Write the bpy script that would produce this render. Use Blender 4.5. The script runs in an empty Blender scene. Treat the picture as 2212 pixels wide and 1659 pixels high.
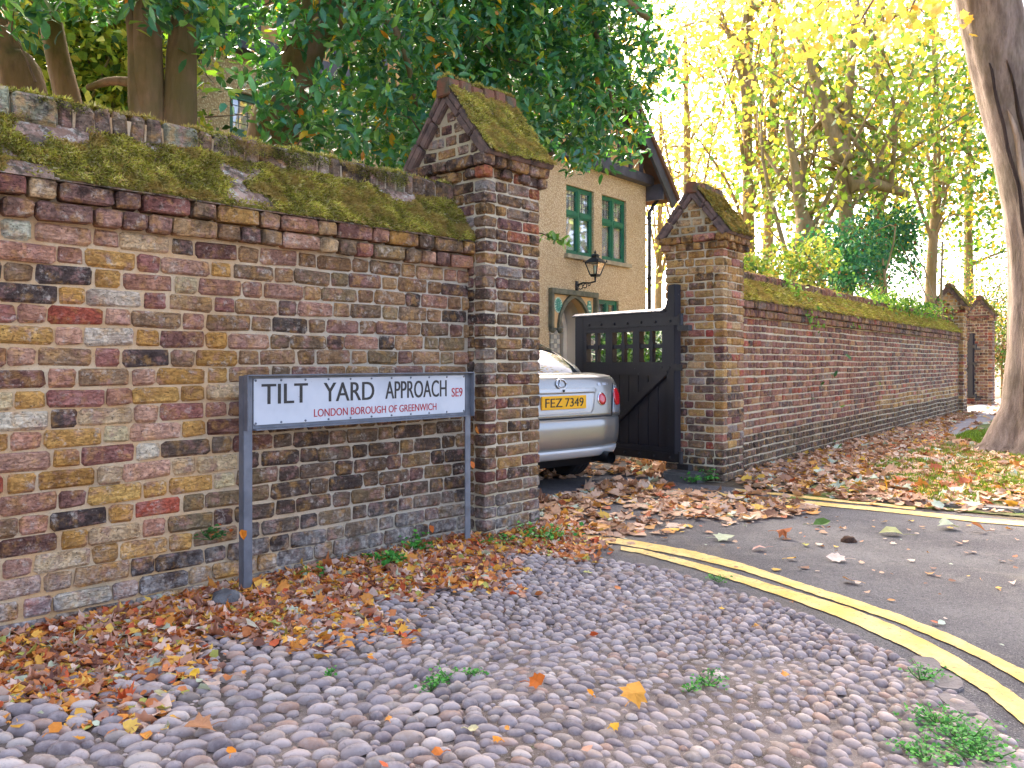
import bpy, bmesh, math, random
import numpy as np
from mathutils import Vector, Matrix, noise as mnoise

R = random.Random(11)
NR = np.random.default_rng(11)
sc = bpy.context.scene
COL = sc.collection
rad = math.radians

# ------------------------------------------------------------------ camera, sky, sun, exposure
CAMH, FPX, CX, HZ = 1.12, 1800.0, 1106.0, 780.0     # eye height (m); focal length, centre, horizon in 2212-px-wide picture units
cd = bpy.data.cameras.new('camera'); cam = bpy.data.objects.new('camera', cd); COL.objects.link(cam)
cam.location = (0, 0, CAMH); cam.rotation_euler = (rad(90), 0, 0)
cd.sensor_width = 36; cd.lens = FPX / 2212 * 36; cd.shift_y = -49.5 / 2212
cd.clip_start = 0.05; cd.clip_end = 1500
sc.camera = cam

SUN_EL, SUN_AZ = rad(36), rad(-18)
world = bpy.data.worlds.new('World'); sc.world = world; world.use_nodes = True
wn = world.node_tree.nodes; wl = world.node_tree.links
sky = wn.new('ShaderNodeTexSky'); sky.sky_type = 'NISHITA'; sky.sun_disc = False
sky.sun_elevation = SUN_EL; sky.sun_rotation = SUN_AZ
sky.air_density = .4; sky.dust_density = 7.0; sky.ozone_density = 0.0; sky.altitude = 50
bg = wn['Background']; bg.inputs['Strength'].default_value = 0.15
wl.new(sky.outputs['Color'], bg.inputs['Color'])

sl = bpy.data.lights.new('sun', 'SUN'); sl.energy = .7; sl.angle = rad(11); sl.color = (1.0, 0.93, 0.82)
sun = bpy.data.objects.new('sun', sl); COL.objects.link(sun)
sdir = Vector((math.sin(SUN_AZ) * math.cos(SUN_EL), math.cos(SUN_AZ) * math.cos(SUN_EL), math.sin(SUN_EL)))
sun.rotation_euler = (-sdir).to_track_quat('-Z', 'Y').to_euler(); sun.location = (0, 30, 40)

vs = sc.view_settings
vs.view_transform = 'Standard'; vs.look = 'None'; vs.gamma = 1.0; vs.use_curve_mapping = False
vs.exposure = 3.4
sc.cycles.use_denoising = True
try:
    sc.cycles.denoiser = 'OPENIMAGEDENOISE'; sc.cycles.denoising_prefilter = 'ACCURATE'
except Exception:
    pass
sc.cycles.max_bounces = 7; sc.cycles.transparent_max_bounces = 8

# ------------------------------------------------------------------ measuring helpers
def gp(px, py):                       # a ground point seen at that place of the picture
    Y = CAMH * FPX / (py - HZ)
    return ((px - CX) / FPX * Y, Y)
def proj(P):
    P = np.asarray(P, float)
    Y = np.maximum(P[..., 1], 0.05)
    return CX + FPX * P[..., 0] / Y, HZ - FPX * (P[..., 2] - CAMH) / Y
def hexc(h):
    h = h.lstrip('#')
    c = [int(h[i:i + 2], 16) / 255 for i in (0, 2, 4)]
    return tuple(x / 12.92 if x <= .04045 else ((x + .055) / 1.055) ** 2.4 for x in c)
class Frame:                          # s along the wall, d behind its face, z up
    def __init__(f, P, adeg):
        a = rad(adeg); f.P = np.array(P, float)
        f.w = np.array((math.sin(a), math.cos(a))); f.p = np.array((-math.cos(a), math.sin(a)))
        f.rz = math.pi / 2 - a
    def W(f, s, d, z):
        q = f.P + s * f.w + d * f.p
        return (q[0], q[1], z)
    def WA(f, S):
        S = np.asarray(S, float)
        q = f.P + S[..., 0:1] * f.w + S[..., 1:2] * f.p
        return np.concatenate([q, S[..., 2:3]], -1)
    def s_at(f, px, d=0.0):
        u = (px - CX) / FPX; o = f.P + d * f.p
        return (u * o[1] - o[0]) / (f.w[0] - u * f.w[1])
    def z_at(f, px, py, d=0.0):
        s = f.s_at(px, d); q = f.P + s * f.w + d * f.p
        return CAMH - (py - HZ) / FPX * q[1]

F1 = Frame((-.163, 5.07), 42.4)       # near wall and near pier
F2 = Frame((1.946, 7.665), 37.1)      # far wall and far piers
FH = Frame((1.19, 16.0), 38.7)        # house front

# ------------------------------------------------------------------ object helpers
MINV = {}
def link(o, parent=None):
    COL.objects.link(o)
    if parent is not None:
        o.parent = parent
        o.matrix_parent_inverse = MINV.get(parent.name, Matrix.Identity(4))
    return o
def tag(o, label=None, cat=None, group=None, kind=None):
    if label: o['label'] = label
    if cat: o['category'] = cat
    if group: o['group'] = group
    if kind: o['kind'] = kind
    return o
def thing(name, loc, label, cat, group=None, rz=0.0):
    o = bpy.data.objects.new(name, None); o.empty_display_size = .2
    M = Matrix.Translation(Vector(loc)) @ Matrix.Rotation(rz, 4, 'Z')
    o.matrix_basis = M; COL.objects.link(o); MINV[o.name] = M.inverted()
    return tag(o, label, cat, group)
def mesh_np(name, V, F, cols=None, smooth=False):
    """V (n,3); F list of faces or (m,k) array; cols (n,3) point colours"""
    me = bpy.data.meshes.new(name)
    V = np.asarray(V, np.float32)
    if isinstance(F, np.ndarray):
        m, k = F.shape
        me.vertices.add(len(V)); me.vertices.foreach_set('co', V.ravel())
        me.loops.add(m * k); me.loops.foreach_set('vertex_index', F.astype(np.int32).ravel())
        me.polygons.add(m)
        me.polygons.foreach_set('loop_start', np.arange(0, m * k, k, dtype=np.int32))
        me.update(calc_edges=True)
    else:
        me.from_pydata(V.tolist(), [], F); me.update()
    if cols is not None:
        a = me.color_attributes.new('col', 'FLOAT_COLOR', 'POINT')
        c = np.ones((len(V), 4), np.float32); c[:, :3] = cols
        a.data.foreach_set('color', c.ravel())
    if smooth:
        me.polygons.foreach_set('use_smooth', np.ones(len(me.polygons), bool))
    return me
class MB:                             # collects shapes in world space, builds ONE mesh object
    def __init__(s): s.v = []; s.f = []
    def add(s, V, F):
        o = len(s.v); s.v += [tuple(map(float, p)) for p in V]; s.f += [tuple(i + o for i in f) for f in F]; return s
    def hexa(s, c8):                  # 4 bottom (ccw) + 4 top
        return s.add(c8, [(3, 2, 1, 0), (4, 5, 6, 7), (0, 1, 5, 4), (1, 2, 6, 5), (2, 3, 7, 6), (3, 0, 4, 7)])
    def box(s, x0, x1, y0, y1, z0, z1, T=None):
        c = [(x0, y0, z0), (x1, y0, z0), (x1, y1, z0), (x0, y1, z0), (x0, y0, z1), (x1, y0, z1), (x1, y1, z1), (x0, y1, z1)]
        if T: c = [T(*p) for p in c]
        return s.hexa(c)
    def prism(s, poly, lo, hi, T):    # poly of (a,b) extruded from lo to hi; T(a,b,h)
        n = len(poly)
        V = [T(a, b, lo) for a, b in poly] + [T(a, b, hi) for a, b in poly]
        return s.add(V, [tuple(range(n))[::-1], tuple(range(n, 2 * n))] + [(i, (i + 1) % n, n + (i + 1) % n, n + i) for i in range(n)])
    def tube(s, pts, rads, n=8, cap=True, wob=0.0, seed=0):
        pts = [Vector(p) for p in pts]; V = []; F = []
        if not hasattr(rads, '__len__'): rads = [rads] * len(pts)
        rr = random.Random(seed); up = None
        for i, p in enumerate(pts):
            t = (pts[min(i + 1, len(pts) - 1)] - pts[max(i - 1, 0)]).normalized()
            if up is None: up = t.orthogonal().normalized()
            up = (up - t * up.dot(t)).normalized(); b = t.cross(up)
            for k in range(n):
                a = 2 * math.pi * k / n; r = rads[i] * (1 + wob * (rr.random() - .5) * 2)
                V.append(p + (up * math.cos(a) + b * math.sin(a)) * r)
        for i in range(len(pts) - 1):
            for k in range(n):
                F.append((i * n + k, i * n + (k + 1) % n, (i + 1) * n + (k + 1) % n, (i + 1) * n + k))
        if cap: F += [tuple(range(n))[::-1], tuple(range((len(pts) - 1) * n, len(pts) * n))]
        return s.add(V, F)
    def lathe(s, prof, c, n=12, axis=None):
        V = []; F = []; c = Vector(c); ax = Vector(axis or (0, 0, 1)).normalized(); u = ax.orthogonal().normalized(); b = ax.cross(u)
        for r, z in prof:
            for k in range(n):
                a = 2 * math.pi * k / n; V.append(c + ax * z + (u * math.cos(a) + b * math.sin(a)) * max(r, 1e-4))
        for i in range(len(prof) - 1):
            for k in range(n): F.append((i * n + k, i * n + (k + 1) % n, (i + 1) * n + (k + 1) % n, (i + 1) * n + k))
        F += [tuple(range(n))[::-1], tuple(range((len(prof) - 1) * n, len(prof) * n))]
        return s.add(V, F)
    def build(s, name, mat, parent=None, smooth=False, bevel=0, recenter=True):
        V = np.array(s.v, float); off = np.zeros(3)
        if parent is None and recenter:
            off = np.array([(V[:, 0].min() + V[:, 0].max()) / 2, (V[:, 1].min() + V[:, 1].max()) / 2, V[:, 2].min()])
        me = mesh_np(name, V - off, s.f, smooth=smooth)
        bm = bmesh.new(); bm.from_mesh(me); bmesh.ops.recalc_face_normals(bm, faces=bm.faces)
        if bevel:
            bmesh.ops.bevel(bm, geom=[e for e in bm.edges if len(e.link_faces) == 2 and e.calc_face_angle(0) > .6], offset=bevel, segments=2, affect='EDGES', clamp_overlap=True)
        bm.to_mesh(me); bm.free()
        if smooth: me.polygons.foreach_set('use_smooth', np.ones(len(me.polygons), bool))
        me.materials.append(mat)
        o = bpy.data.objects.new(name, me); link(o, parent)
        if parent is None: o.location = off
        return o

# ------------------------------------------------------------------ materials
class NT:
    def __init__(s, name):
        s.m = bpy.data.materials.new(name); s.m.use_nodes = True
        s.t = s.m.node_tree; s.b = s.t.nodes['Principled BSDF']; s.out = s.t.nodes['Material Output']
    def n(s, typ, **kw):
        o = s.t.nodes.new('ShaderNode' + typ)
        for k, v in kw.items():
            if k in o.inputs: s.put(o.inputs[k], v)
            else: setattr(o, k, v)
        return o
    def put(s, sock, v):
        if isinstance(v, bpy.types.NodeSocket): s.t.links.new(v, sock)
        elif isinstance(v, (tuple, list)) and len(v) == 3 and sock.type == 'RGBA': sock.default_value = (*v, 1)
        else: sock.default_value = v
    def pos(s): return s.n('NewGeometry').outputs['Position']
    def vadd(s, a, b):
        o = s.n('VectorMath', operation='ADD'); s.put(o.inputs[0], a); s.put(o.inputs[1], b); return o.outputs[0]
    def vmul(s, a, b):
        o = s.n('VectorMath', operation='MULTIPLY'); s.put(o.inputs[0], a); s.put(o.inputs[1], b); return o.outputs[0]
    def math(s, op, a, b=0.0, clamp=False):
        o = s.n('Math', operation=op, use_clamp=clamp); s.put(o.inputs[0], a); s.put(o.inputs[1], b); return o.outputs[0]
    def noise(s, scale, vec=None, detail=4, rough=.55, out='Fac', dist=0.0):
        o = s.n('TexNoise', Scale=scale, Detail=detail, Roughness=rough, Distortion=dist)
        if vec is not None: s.put(o.inputs['Vector'], vec)
        return o.outputs[out]
    def vor(s, scale, vec=None, feat='F1', out='Distance', rnd=1.0):
        o = s.n('TexVoronoi', feature=feat, Scale=scale, Randomness=rnd)
        if vec is not None: s.put(o.inputs['Vector'], vec)
        return o.outputs[out]
    def ramp(s, fac, lo, hi, a=0.0, b=1.0):
        o = s.n('MapRange', interpolation_type='SMOOTHSTEP'); s.put(o.inputs['Value'], fac)
        o.inputs['From Min'].default_value = lo; o.inputs['From Max'].default_value = hi
        o.inputs['To Min'].default_value = a; o.inputs['To Max'].default_value = b
        return o.outputs['Result']
    def mix(s, fac, a, b, blend='MIX'):
        o = s.n('Mix', data_type='RGBA', blend_type=blend)
        s.put(o.inputs[0], fac); s.put(o.inputs[6], a); s.put(o.inputs[7], b); return o.outputs[2]
    def bump(s, h, strength=.5, dist=.01):
        o = s.n('Bump', Strength=strength, Distance=dist); s.put(o.inputs['Height'], h)
        s.t.links.new(o.outputs[0], s.b.inputs['Normal']); return o
    def base(s, c): s.put(s.b.inputs['Base Color'], c)
    def rough(s, r): s.put(s.b.inputs['Roughness'], r)
    def spec(s, r): s.put(s.b.inputs['Specular IOR Level'], r)

def simple(name, c1, c2=None, scale=8, rough=.6, bump=.2, bscale=60, bdist=.004, metal=0.0, spec=.5):
    t = NT(name); p = t.pos()
    if c2 is None: c2 = tuple(x * .75 for x in c1)
    t.base(t.mix(t.ramp(t.noise(scale, p), .35, .65), c1, c2)); t.rough(rough); t.spec(spec)
    t.b.inputs['Metallic'].default_value = metal
    if bump: t.bump(t.noise(bscale, p), bump, bdist)
    return t.m

def brick_mat(name, stuff, soot=0.0, lime=.6, basew=(.05, .42)):
    t = NT(name); p = t.pos()
    if stuff:
        c = t.n('Attribute', attribute_name='col').outputs['Color']; q = p
    else:
        oi = t.n('ObjectInfo'); c = oi.outputs['Color']
        r = t.math('MULTIPLY', oi.outputs['Random'], 37.0)
        q = t.vadd(p, t.n('CombineXYZ', X=r, Y=r, Z=r).outputs[0])
    blot = t.noise(9, q, 6, .68)
    c = t.mix(t.ramp(blot, .42, .68, 0, .8), c, t.mix(1.0, c, (.52, .44, .42), 'MULTIPLY'))
    c = t.mix(t.ramp(t.noise(13, t.vadd(q, (9.1, 3.3, 5.7)), 5, .65), .5, .66, 0, .6), c, hexc('bc8c7c'))
    c = t.mix(t.ramp(t.noise(17, q, 4, .6), .48, .68, 0, .65), c, t.mix(.7, c, hexc('d8a254')))
    c = t.mix(t.ramp(t.noise(70, q, 5, .65), .42, .6, .25, 0), c, t.mix(1.0, c, (.3, .26, .25), 'MULTIPLY'))
    # lime bloom and old mortar smears
    c = t.mix(t.ramp(t.noise(20, p, 7, .75), .53, .68, 0, lime), c, hexc('d8cbb6'))
    crease = t.ramp(t.noise(26, t.vmul(q, (1, 1, 2.6)), 6, .7, dist=1.2), .44, .5)
    c = t.mix(t.math('MULTIPLY', t.math('SUBTRACT', 1.0, crease), .3), c, t.mix(1.0, c, (.45, .40, .38), 'MULTIPLY'))
    sz = t.n('SeparateXYZ', Vector=p).outputs['Z']
    sal = t.math('MULTIPLY', t.ramp(sz, basew[0], basew[1], 1, 0), t.ramp(t.noise(7, p, 6, .7), .36, .6))
    c = t.mix(t.math('MULTIPLY', sal, .8), c, t.mix(t.ramp(t.noise(40, p), .4, .6), hexc('8e8a84'), hexc('c9c3b6')))
    # soot / black lichen under the coping
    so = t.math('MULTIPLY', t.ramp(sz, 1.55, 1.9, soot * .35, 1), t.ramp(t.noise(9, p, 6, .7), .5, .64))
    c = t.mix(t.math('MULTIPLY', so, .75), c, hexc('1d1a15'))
    if soot:
        c = t.mix(t.math('MULTIPLY', t.ramp(t.noise(2.2, p, 4, .6), .45, .7), soot * .7), c, t.mix(1.0, c, (.45, .42, .4), 'MULTIPLY'))
    stk = t.ramp(t.noise(2.6, t.vmul(p, (1.6, 1.6, .35)), 5, .65), .5, .72, 0, .5)
    c = t.mix(stk, c, t.mix(1.0, c, (.58, .54, .5), 'MULTIPLY'))
    # pits
    pit = t.ramp(t.noise(120, q, 3, .6), .62, .7)
    c = t.mix(t.math('MULTIPLY', pit, .8), c, hexc('2a201a'))
    t.base(c); t.rough(.88); t.spec(.25)
    h = t.math('ADD', t.math('ADD', t.math('MULTIPLY', t.noise(38, q, 6, .7), 1.2), t.math('MULTIPLY', pit, -.4)), t.math('MULTIPLY', crease, .35))
    t.bump(h, 1.0, .009)
    return t.m
def mortar_mat(name, c1, c2, c3, x0=None, x1=None):
    t = NT(name); p = t.pos()
    c = t.mix(t.ramp(t.noise(6, p, 5), .35, .65), c1, c2)
    if x0 is not None:
        xx = t.math('ADD', t.n('SeparateXYZ', Vector=p).outputs['X'], t.math('MULTIPLY', t.noise(2.5, p), .8))
        c = t.mix(t.ramp(xx, x0, x1), c, c3)
    c = t.mix(t.ramp(t.noise(140, p, 3), .55, .75, 0, .5), c, tuple(x * .45 for x in c1))
    c = t.mix(t.ramp(t.noise(9, p, 6, .7), .6, .75, 0, .5), c, hexc('4b4238'))
    c = t.mix(t.ramp(t.noise(2.6, t.vmul(p, (1.6, 1.6, .35)), 5, .65), .5, .72, 0, .5), c, t.mix(1.0, c, (.62, .58, .54), 'MULTIPLY'))
    t.base(c); t.rough(.95); t.spec(.15); t.bump(t.noise(90, p, 6, .75), .8, .006)
    return t.m
def leaf_mat(name, trans=.35, rough=.45, spec=.4, tint=(1.25, 1.15, .6)):
    t = NT(name); p = t.pos()
    c = t.n('Attribute', attribute_name='col').outputs['Color']
    c = t.mix(t.ramp(t.noise(45, p, 3), .35, .7, 0, .45), c, t.mix(1.0, c, (.62, .55, .5), 'MULTIPLY'))
    t.base(c); t.rough(rough); t.spec(spec)
    if trans:
        tr = t.n('BsdfTranslucent'); t.put(tr.inputs['Color'], t.mix(1.0, c, tint, 'MULTIPLY'))
        mx = t.n('MixShader'); mx.inputs[0].default_value = trans
        t.t.links.new(t.b.outputs[0], mx.inputs[1]); t.t.links.new(tr.outputs[0], mx.inputs[2])
        t.t.links.new(mx.outputs[0], t.out.inputs['Surface'])
    return t.m

M_brick = brick_mat('stock_brick', False, soot=.35); M_brick_s = brick_mat('stock_brick_run', True, soot=.35)
M_brick2 = brick_mat('red_brown_brick', False, soot=.2, lime=.35, basew=(-2, -1)); M_brick2_s = brick_mat('red_brown_brick_run', True, soot=.2, lime=.35, basew=(-2, -1))
M_mortar1 = mortar_mat('sandy_pointing', hexc('cfa878'), hexc('d4bd98'), hexc('beb29a'), -1.15, -.35)
M_mortar2 = mortar_mat('pale_pointing', hexc('c8ba98'), hexc('d2c5a8'), hexc('b8b09a'))
M_mortar3 = mortar_mat('cap_mortar', hexc('a89c80'), hexc('bcae8c'), hexc('a8a08a'))
M_litter = leaf_mat('fallen_leaf', .18, .6, .25, (1.1, .95, .7))
M_everg = leaf_mat('glossy_evergreen_leaf', .3, .3, .6, (1.5, 1.6, .4))
M_autumn = leaf_mat('autumn_leaf', .42, .5, .3, (1.1, 1.08, .62))
M_weed = leaf_mat('weed_leaf', .3, .5, .3)
M_moss = leaf_mat('moss_strand', .25, .8, .1, (1.2, 1.2, .5))

# ------------------------------------------------------------------ bricks
NOM = [.215, .160, .102, .062]
TPL = {}
def make_tpl(L, D, H, seed):
    rr = random.Random(seed); bm = bmesh.new(); bmesh.ops.create_cube(bm, size=1)
    for v in bm.verts: v.co = Vector((v.co.x * L, (v.co.y + .5) * D, v.co.z * H))
    bmesh.ops.bevel(bm, geom=bm.edges[:], offset=.010, segments=1, affect='EDGES')
    for v in bm.verts:
        v.co += Vector((rr.uniform(-1, 1) * .005, rr.uniform(-1, 1) * .003, rr.uniform(-1, 1) * .004))
    me = bpy.data.meshes.new('brick'); bm.to_mesh(me)
    V = np.array([v.co[:] for v in bm.verts]); bm.faces.ensure_lookup_table(); Fc = [tuple(v.index for v in f.verts) for f in bm.faces]
    bm.free(); return me, V, Fc
for L in NOM:
    for k in range(7): TPL[(L, k)] = make_tpl(L, .1, .066, int(L * 1000) * 10 + k)
MESHCACHE = {}
def tpl_mesh(key, mat, name):
    k = (key, mat.name, name)
    if k not in MESHCACHE:
        me = TPL[key][0].copy(); me.name = name; me.materials.clear(); me.materials.append(mat); MESHCACHE[k] = me
    return MESHCACHE[k]
def brick_spec(pos, rz, L, H, D, col, ry=0.0, name='brick'):
    nom = min(NOM, key=lambda n: abs(n - L)); key = (nom, R.randrange(7))
    M = Matrix.Translation(Vector(pos)) @ Matrix.Rotation(rz, 4, 'Z') @ Matrix.Rotation(ry, 4, 'Y') @ Matrix.Diagonal((L / nom, D / .1, H / .066, 1))
    return (M, key, col, name)
def lay(parent, specs, mat, mat_s, limit=300, restname='brick_run'):
    def score(sp):
        p = sp[0].translation; px, py = proj(np.array(p))
        ok = -40 < px < 2250 and -40 < py < 1700
        return (0 if ok else 1, p.y)
    specs = sorted(specs, key=score)
    for M, key, col, name in specs[:limit]:
        o = bpy.data.objects.new(name, tpl_mesh(key, mat, name)); link(o, parent)
        o.matrix_basis = M; o.color = (*col, 1)
    rest = specs[limit:]
    if rest:
        V = []; Fc = []; C = []; off = 0
        for M, key, col, name in rest:
            me, v, f = TPL[key]; A = np.array(M)
            V.append(v @ A[:3, :3].T + A[:3, 3]); Fc += [tuple(i + off for i in q) for q in f]; C.append(np.tile(col, (len(v), 1))); off += len(v)
        me = mesh_np(restname, np.concatenate(V), Fc, np.concatenate(C)); me.materials.append(mat_s)
        o = bpy.data.objects.new(restname, me); link(o, parent); o['kind'] = 'stuff'

PAL_BRIGHT = [('c49a80', 19), ('b4846c', 14), ('d6ba90', 16), ('cc9e56', 16), ('b88a44', 10), ('6e4a42', 10), ('403838', 7), ('a8503c', 5), ('a06a60', 10), ('dacbb2', 8), ('94785a', 8)]
PAL_MID = [('8d6f50', 16), ('9a7a58', 12), ('7f6a52', 14), ('a98a62', 10), ('62504a', 12), ('45403c', 6), ('84645a', 9), ('a07a68', 8), ('8b7a5a', 8)]
PAL_DARK = [('5d5044', 20), ('6f6252', 16), ('4a403a', 18), ('7c6a4e', 14), ('3a3534', 12), ('8a7a5c', 8), ('6e5650', 8)]
PAL_PIER = [('6b5640', 16), ('7d6548', 14), ('54463c', 14), ('8a6f48', 10), ('6a4440', 9), ('3c3634', 8), ('8d8478', 7), ('7a4a44', 5), ('9b7a48', 5)]
PAL_FAR = [('b08a50', 18), ('bd9a5e', 14), ('a37a40', 12), ('c0a47a', 12), ('8a6a44', 10), ('9c7a60', 8), ('6d5a48', 6), ('b5786a', 5), ('9a4038', 2)]
PAL_FARLOW = [('6a5850', 14), ('8a7058', 10), ('4c4442', 10), ('9a4840', 7), ('6a4044', 8), ('a89070', 8), ('9d9590', 6)]
PAL_RED = [('8f6258', 20), ('80544e', 16), ('a07060', 14), ('6e4c4a', 12), ('5a4a4c', 10), ('ac8062', 9), ('b48c62', 7), ('a85444', 5), ('84746a', 9)]
def pick(pal, dark=1.0):
    r = R.uniform(0, sum(w for _, w in pal))
    for h, w in pal:
        r -= w
        if r <= 0: break
    c = hexc(h); m_ = hexc('8f745a'); c = tuple(.88 * a + .12 * b for a, b in zip(c, m_)); k = R.uniform(1.1, 1.6) * dark
    return tuple(min(.85, x * k * t_) for x, t_ in zip(c, (1.03, 1.0, .93)))

def row(s0, s1, phase, joint=.013, pat=(.215, .102), jit=.012):
    """brick spans along a course"""
    out = []; s = s0 - phase; i = 0
    while s < s1 - .02:
        L = pat[i % len(pat)] * R.uniform(.95, 1.05); a, b = max(s, s0), min(s + L, s1)
        if b - a > .035: out.append((a, b))
        s += L + joint * R.uniform(.8, 1.3); i += 1
    return out

# ------------------------------------------------------------------ leaves in bulk
T_OVAL = (np.array([(0, 0, 0), (.3, .2, .05), (.7, .17, .05), (1, 0, -.04), (.7, -.17, .05), (.3, -.2, .05), (.5, 0, 0)]),
          np.array([(0, 6, 1), (1, 6, 2), (2, 6, 3), (3, 6, 4), (4, 6, 5), (5, 6, 0)]))
T_SIMPLE = (np.array([(0, 0, 0), (.5, .3, .08), (1, 0, 0), (.5, -.3, .08)]), np.array([(0, 2, 1), (0, 3, 2)]))
_m = [(0, 0), (.02, .22), (-.05, .42), (.22, .36), (.34, .58), (.52, .34), (.66, .36), (1, 0)]
_mm = _m + [(a, -b) for a, b in _m[1:-1]][::-1]
T_MAPLE = (np.array([(.38, 0, 0)] + [(a, b, 0) for a, b in _mm]), np.array([(0, i + 1, (i + 1) % len(_mm) + 1) for i in range(len(_mm))]))
def unit(a): return a / np.maximum(np.linalg.norm(a, axis=-1, keepdims=True), 1e-9)
def leaf_arrays(P, Dv, Nv, L, tpl, curl=0.0, wid=1.0):
    T, Fc = tpl; n = len(P); k = len(T)
    t = unit(Dv); b = unit(np.cross(Nv, t)); nn = np.cross(t, b)
    u, v, w = T[:, 0], T[:, 1], T[:, 2]
    wv = np.ones(n) * wid
    W = np.tile(w, (n, 1))
    if not np.isscalar(curl) or curl:
        c = NR.normal(0, 1, (n, 3)) * curl
        W = W + c[:, :1] * (u - .4) ** 2 + c[:, 1:2] * v ** 2 * 2 + c[:, 2:3] * u * v * 1.5
    Lc = np.asarray(L).reshape(-1, 1, 1) * np.ones((n, 1, 1))
    V = P[:, None, :] + Lc * (u[None, :, None] * t[:, None, :] + (v[None, :] * wv[:, None])[..., None] * b[:, None, :] + W[..., None] * nn[:, None, :])
    F = (Fc[None] + (np.arange(n) * k)[:, None, None]).reshape(-1, 3)
    return V.reshape(-1, 3), F, k
def leaves(name, P, Dv, Nv, L, cols, mat, parent=None, tpl=T_OVAL, curl=0.0, wid=1.0, kind='stuff', smooth=False):
    V, F, k = leaf_arrays(P, Dv, Nv, L, tpl, curl, wid)
    me = mesh_np(name, V, F, np.repeat(cols, k, 0), smooth); me.materials.append(mat)
    o = bpy.data.objects.new(name, me); link(o, parent)
    if kind: o['kind'] = kind
    return o
def palette(n, pal, jit=.18):
    w = np.array([x[1] for x in pal], float); idx = NR.choice(len(pal), n, p=w / w.sum())
    c = np.array([hexc(x[0]) for x in pal])[idx]
    return np.clip(c * NR.uniform(1 - jit, 1 + jit, (n, 1)), 0, .95)
def rdir(n): return unit(NR.normal(0, 1, (n, 3)))
def inpoly(P, poly):
    x, y = P[:, 0], P[:, 1]; ins = np.zeros(len(P), bool); n = len(poly)
    for i in range(n):
        x0, y0 = poly[i]; x1, y1 = poly[(i + 1) % n]
        c = ((y0 > y) != (y1 > y)) & (x < (x1 - x0) * (y - y0) / (y1 - y0 + 1e-12) + x0)
        ins ^= c
    return ins
def sample_poly(poly, dens):
    p = np.array(poly); lo, hi = p.min(0), p.max(0)
    n = int(np.prod(hi - lo) * dens)
    Q = NR.uniform(lo, hi, (n, 2)); return Q[inpoly(Q, poly)]

# ------------------------------------------------------------------ the ground
def zoomD(pts, ox, oy, k):            # points read in an enlarged view -> picture units
    return [((ox + x / k) / 1.7360, (oy + y / k) / 1.7360) for x, y in pts]
def sheet(name, poly, z, mat, kind='structure'):
    me = mesh_np(name, [(x, y, z) for x, y in poly], [tuple(range(len(poly)))])
    bm = bmesh.new(); bm.from_mesh(me)
    for f in bm.faces:
        if f.normal.z < 0: f.normal_flip()
    bm.to_mesh(me); bm.free(); me.materials.append(mat)
    o = bpy.data.objects.new(name, me); link(o); o['kind'] = kind; return o

t = NT('garden_soil'); p = t.pos()
t.base(t.mix(t.ramp(t.noise(3, p, 6), .35, .65), hexc('4a3c2a'), hexc('5c4d30'))); t.rough(.95); t.bump(t.noise(25, p, 6), .8, .03); M_soil = t.m

t = NT('asphalt'); p = t.pos()
c = t.mix(t.ramp(t.noise(1.3, p, 5, .6), .35, .68), hexc('5b5654'), hexc('75706c'))
c = t.mix(t.ramp(t.noise(9, p, 5, .65), .5, .75, 0, .5), c, hexc('8a8278'))
c = t.mix(t.ramp(t.vor(120, p), .1, .38, .8, 0), c, hexc('a09a94'))
c = t.mix(t.ramp(t.noise(70, p, 4, .7), .5, .68, 0, .7), c, hexc('3c3a3a'))
c = t.mix(t.ramp(t.noise(.7, t.vadd(p, (4, 1, 0)), 4, .6), .56, .7, 0, .5), c, hexc('94866f'))
c = t.mix(t.ramp(t.noise(230, p, 2), .55, .68, 0, .8), c, hexc('2c2a2a'))
t.base(c); t.rough(.85); t.spec(.3)
t.bump(t.math('ADD', t.math('ADD', t.noise(190, p, 3), t.noise(80, p, 3)), t.math('MULTIPLY', t.noise(30, p, 4), .8)), 1.0, .009); M_asph = t.m

t = NT('pavement_bedding'); p = t.pos()
c = t.mix(t.ramp(t.noise(2.2, p, 5, .6), .38, .62), hexc('77695e'), hexc('8d8076'))
c = t.mix(t.ramp(t.noise(4, p, 6, .7), .5, .66, 0, .85), c, hexc('4a4034'))
c = t.mix(t.ramp(t.noise(6.5, p, 5, .7), .64, .7, 0, .8), c, hexc('4c5426'))
c = t.mix(t.ramp(t.noise(260, p, 2), .55, .7, 0, .6), c, hexc('b5aaa0'))
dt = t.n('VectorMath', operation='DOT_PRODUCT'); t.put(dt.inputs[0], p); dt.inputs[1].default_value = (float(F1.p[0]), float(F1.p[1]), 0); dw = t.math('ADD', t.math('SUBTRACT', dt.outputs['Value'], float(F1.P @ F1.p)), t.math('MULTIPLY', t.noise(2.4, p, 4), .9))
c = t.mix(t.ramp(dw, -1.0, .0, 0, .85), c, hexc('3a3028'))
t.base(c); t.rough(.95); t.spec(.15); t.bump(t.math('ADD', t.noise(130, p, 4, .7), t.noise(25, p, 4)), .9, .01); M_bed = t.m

t = NT('yellow_road_paint'); p = t.pos()
c = t.mix(t.ramp(t.noise(5, p, 5), .35, .65), hexc('d8ae52'), hexc('e0bf78'))
c = t.mix(t.ramp(t.noise(60, p, 6, .75), .53, .62, 0, .85), c, hexc('8a7850'))
c = t.mix(t.ramp(t.noise(14, p, 6, .75), .57, .66, 0, .8), c, hexc('6e6454'))
t.base(c); t.rough(.75); t.bump(t.noise(190, p, 3), .7, .004); M_yellow = t.m

sheet('ground', [(-300, -60), (300, -60), (300, 500), (-300, 500)], 0.0, M_soil)

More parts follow.
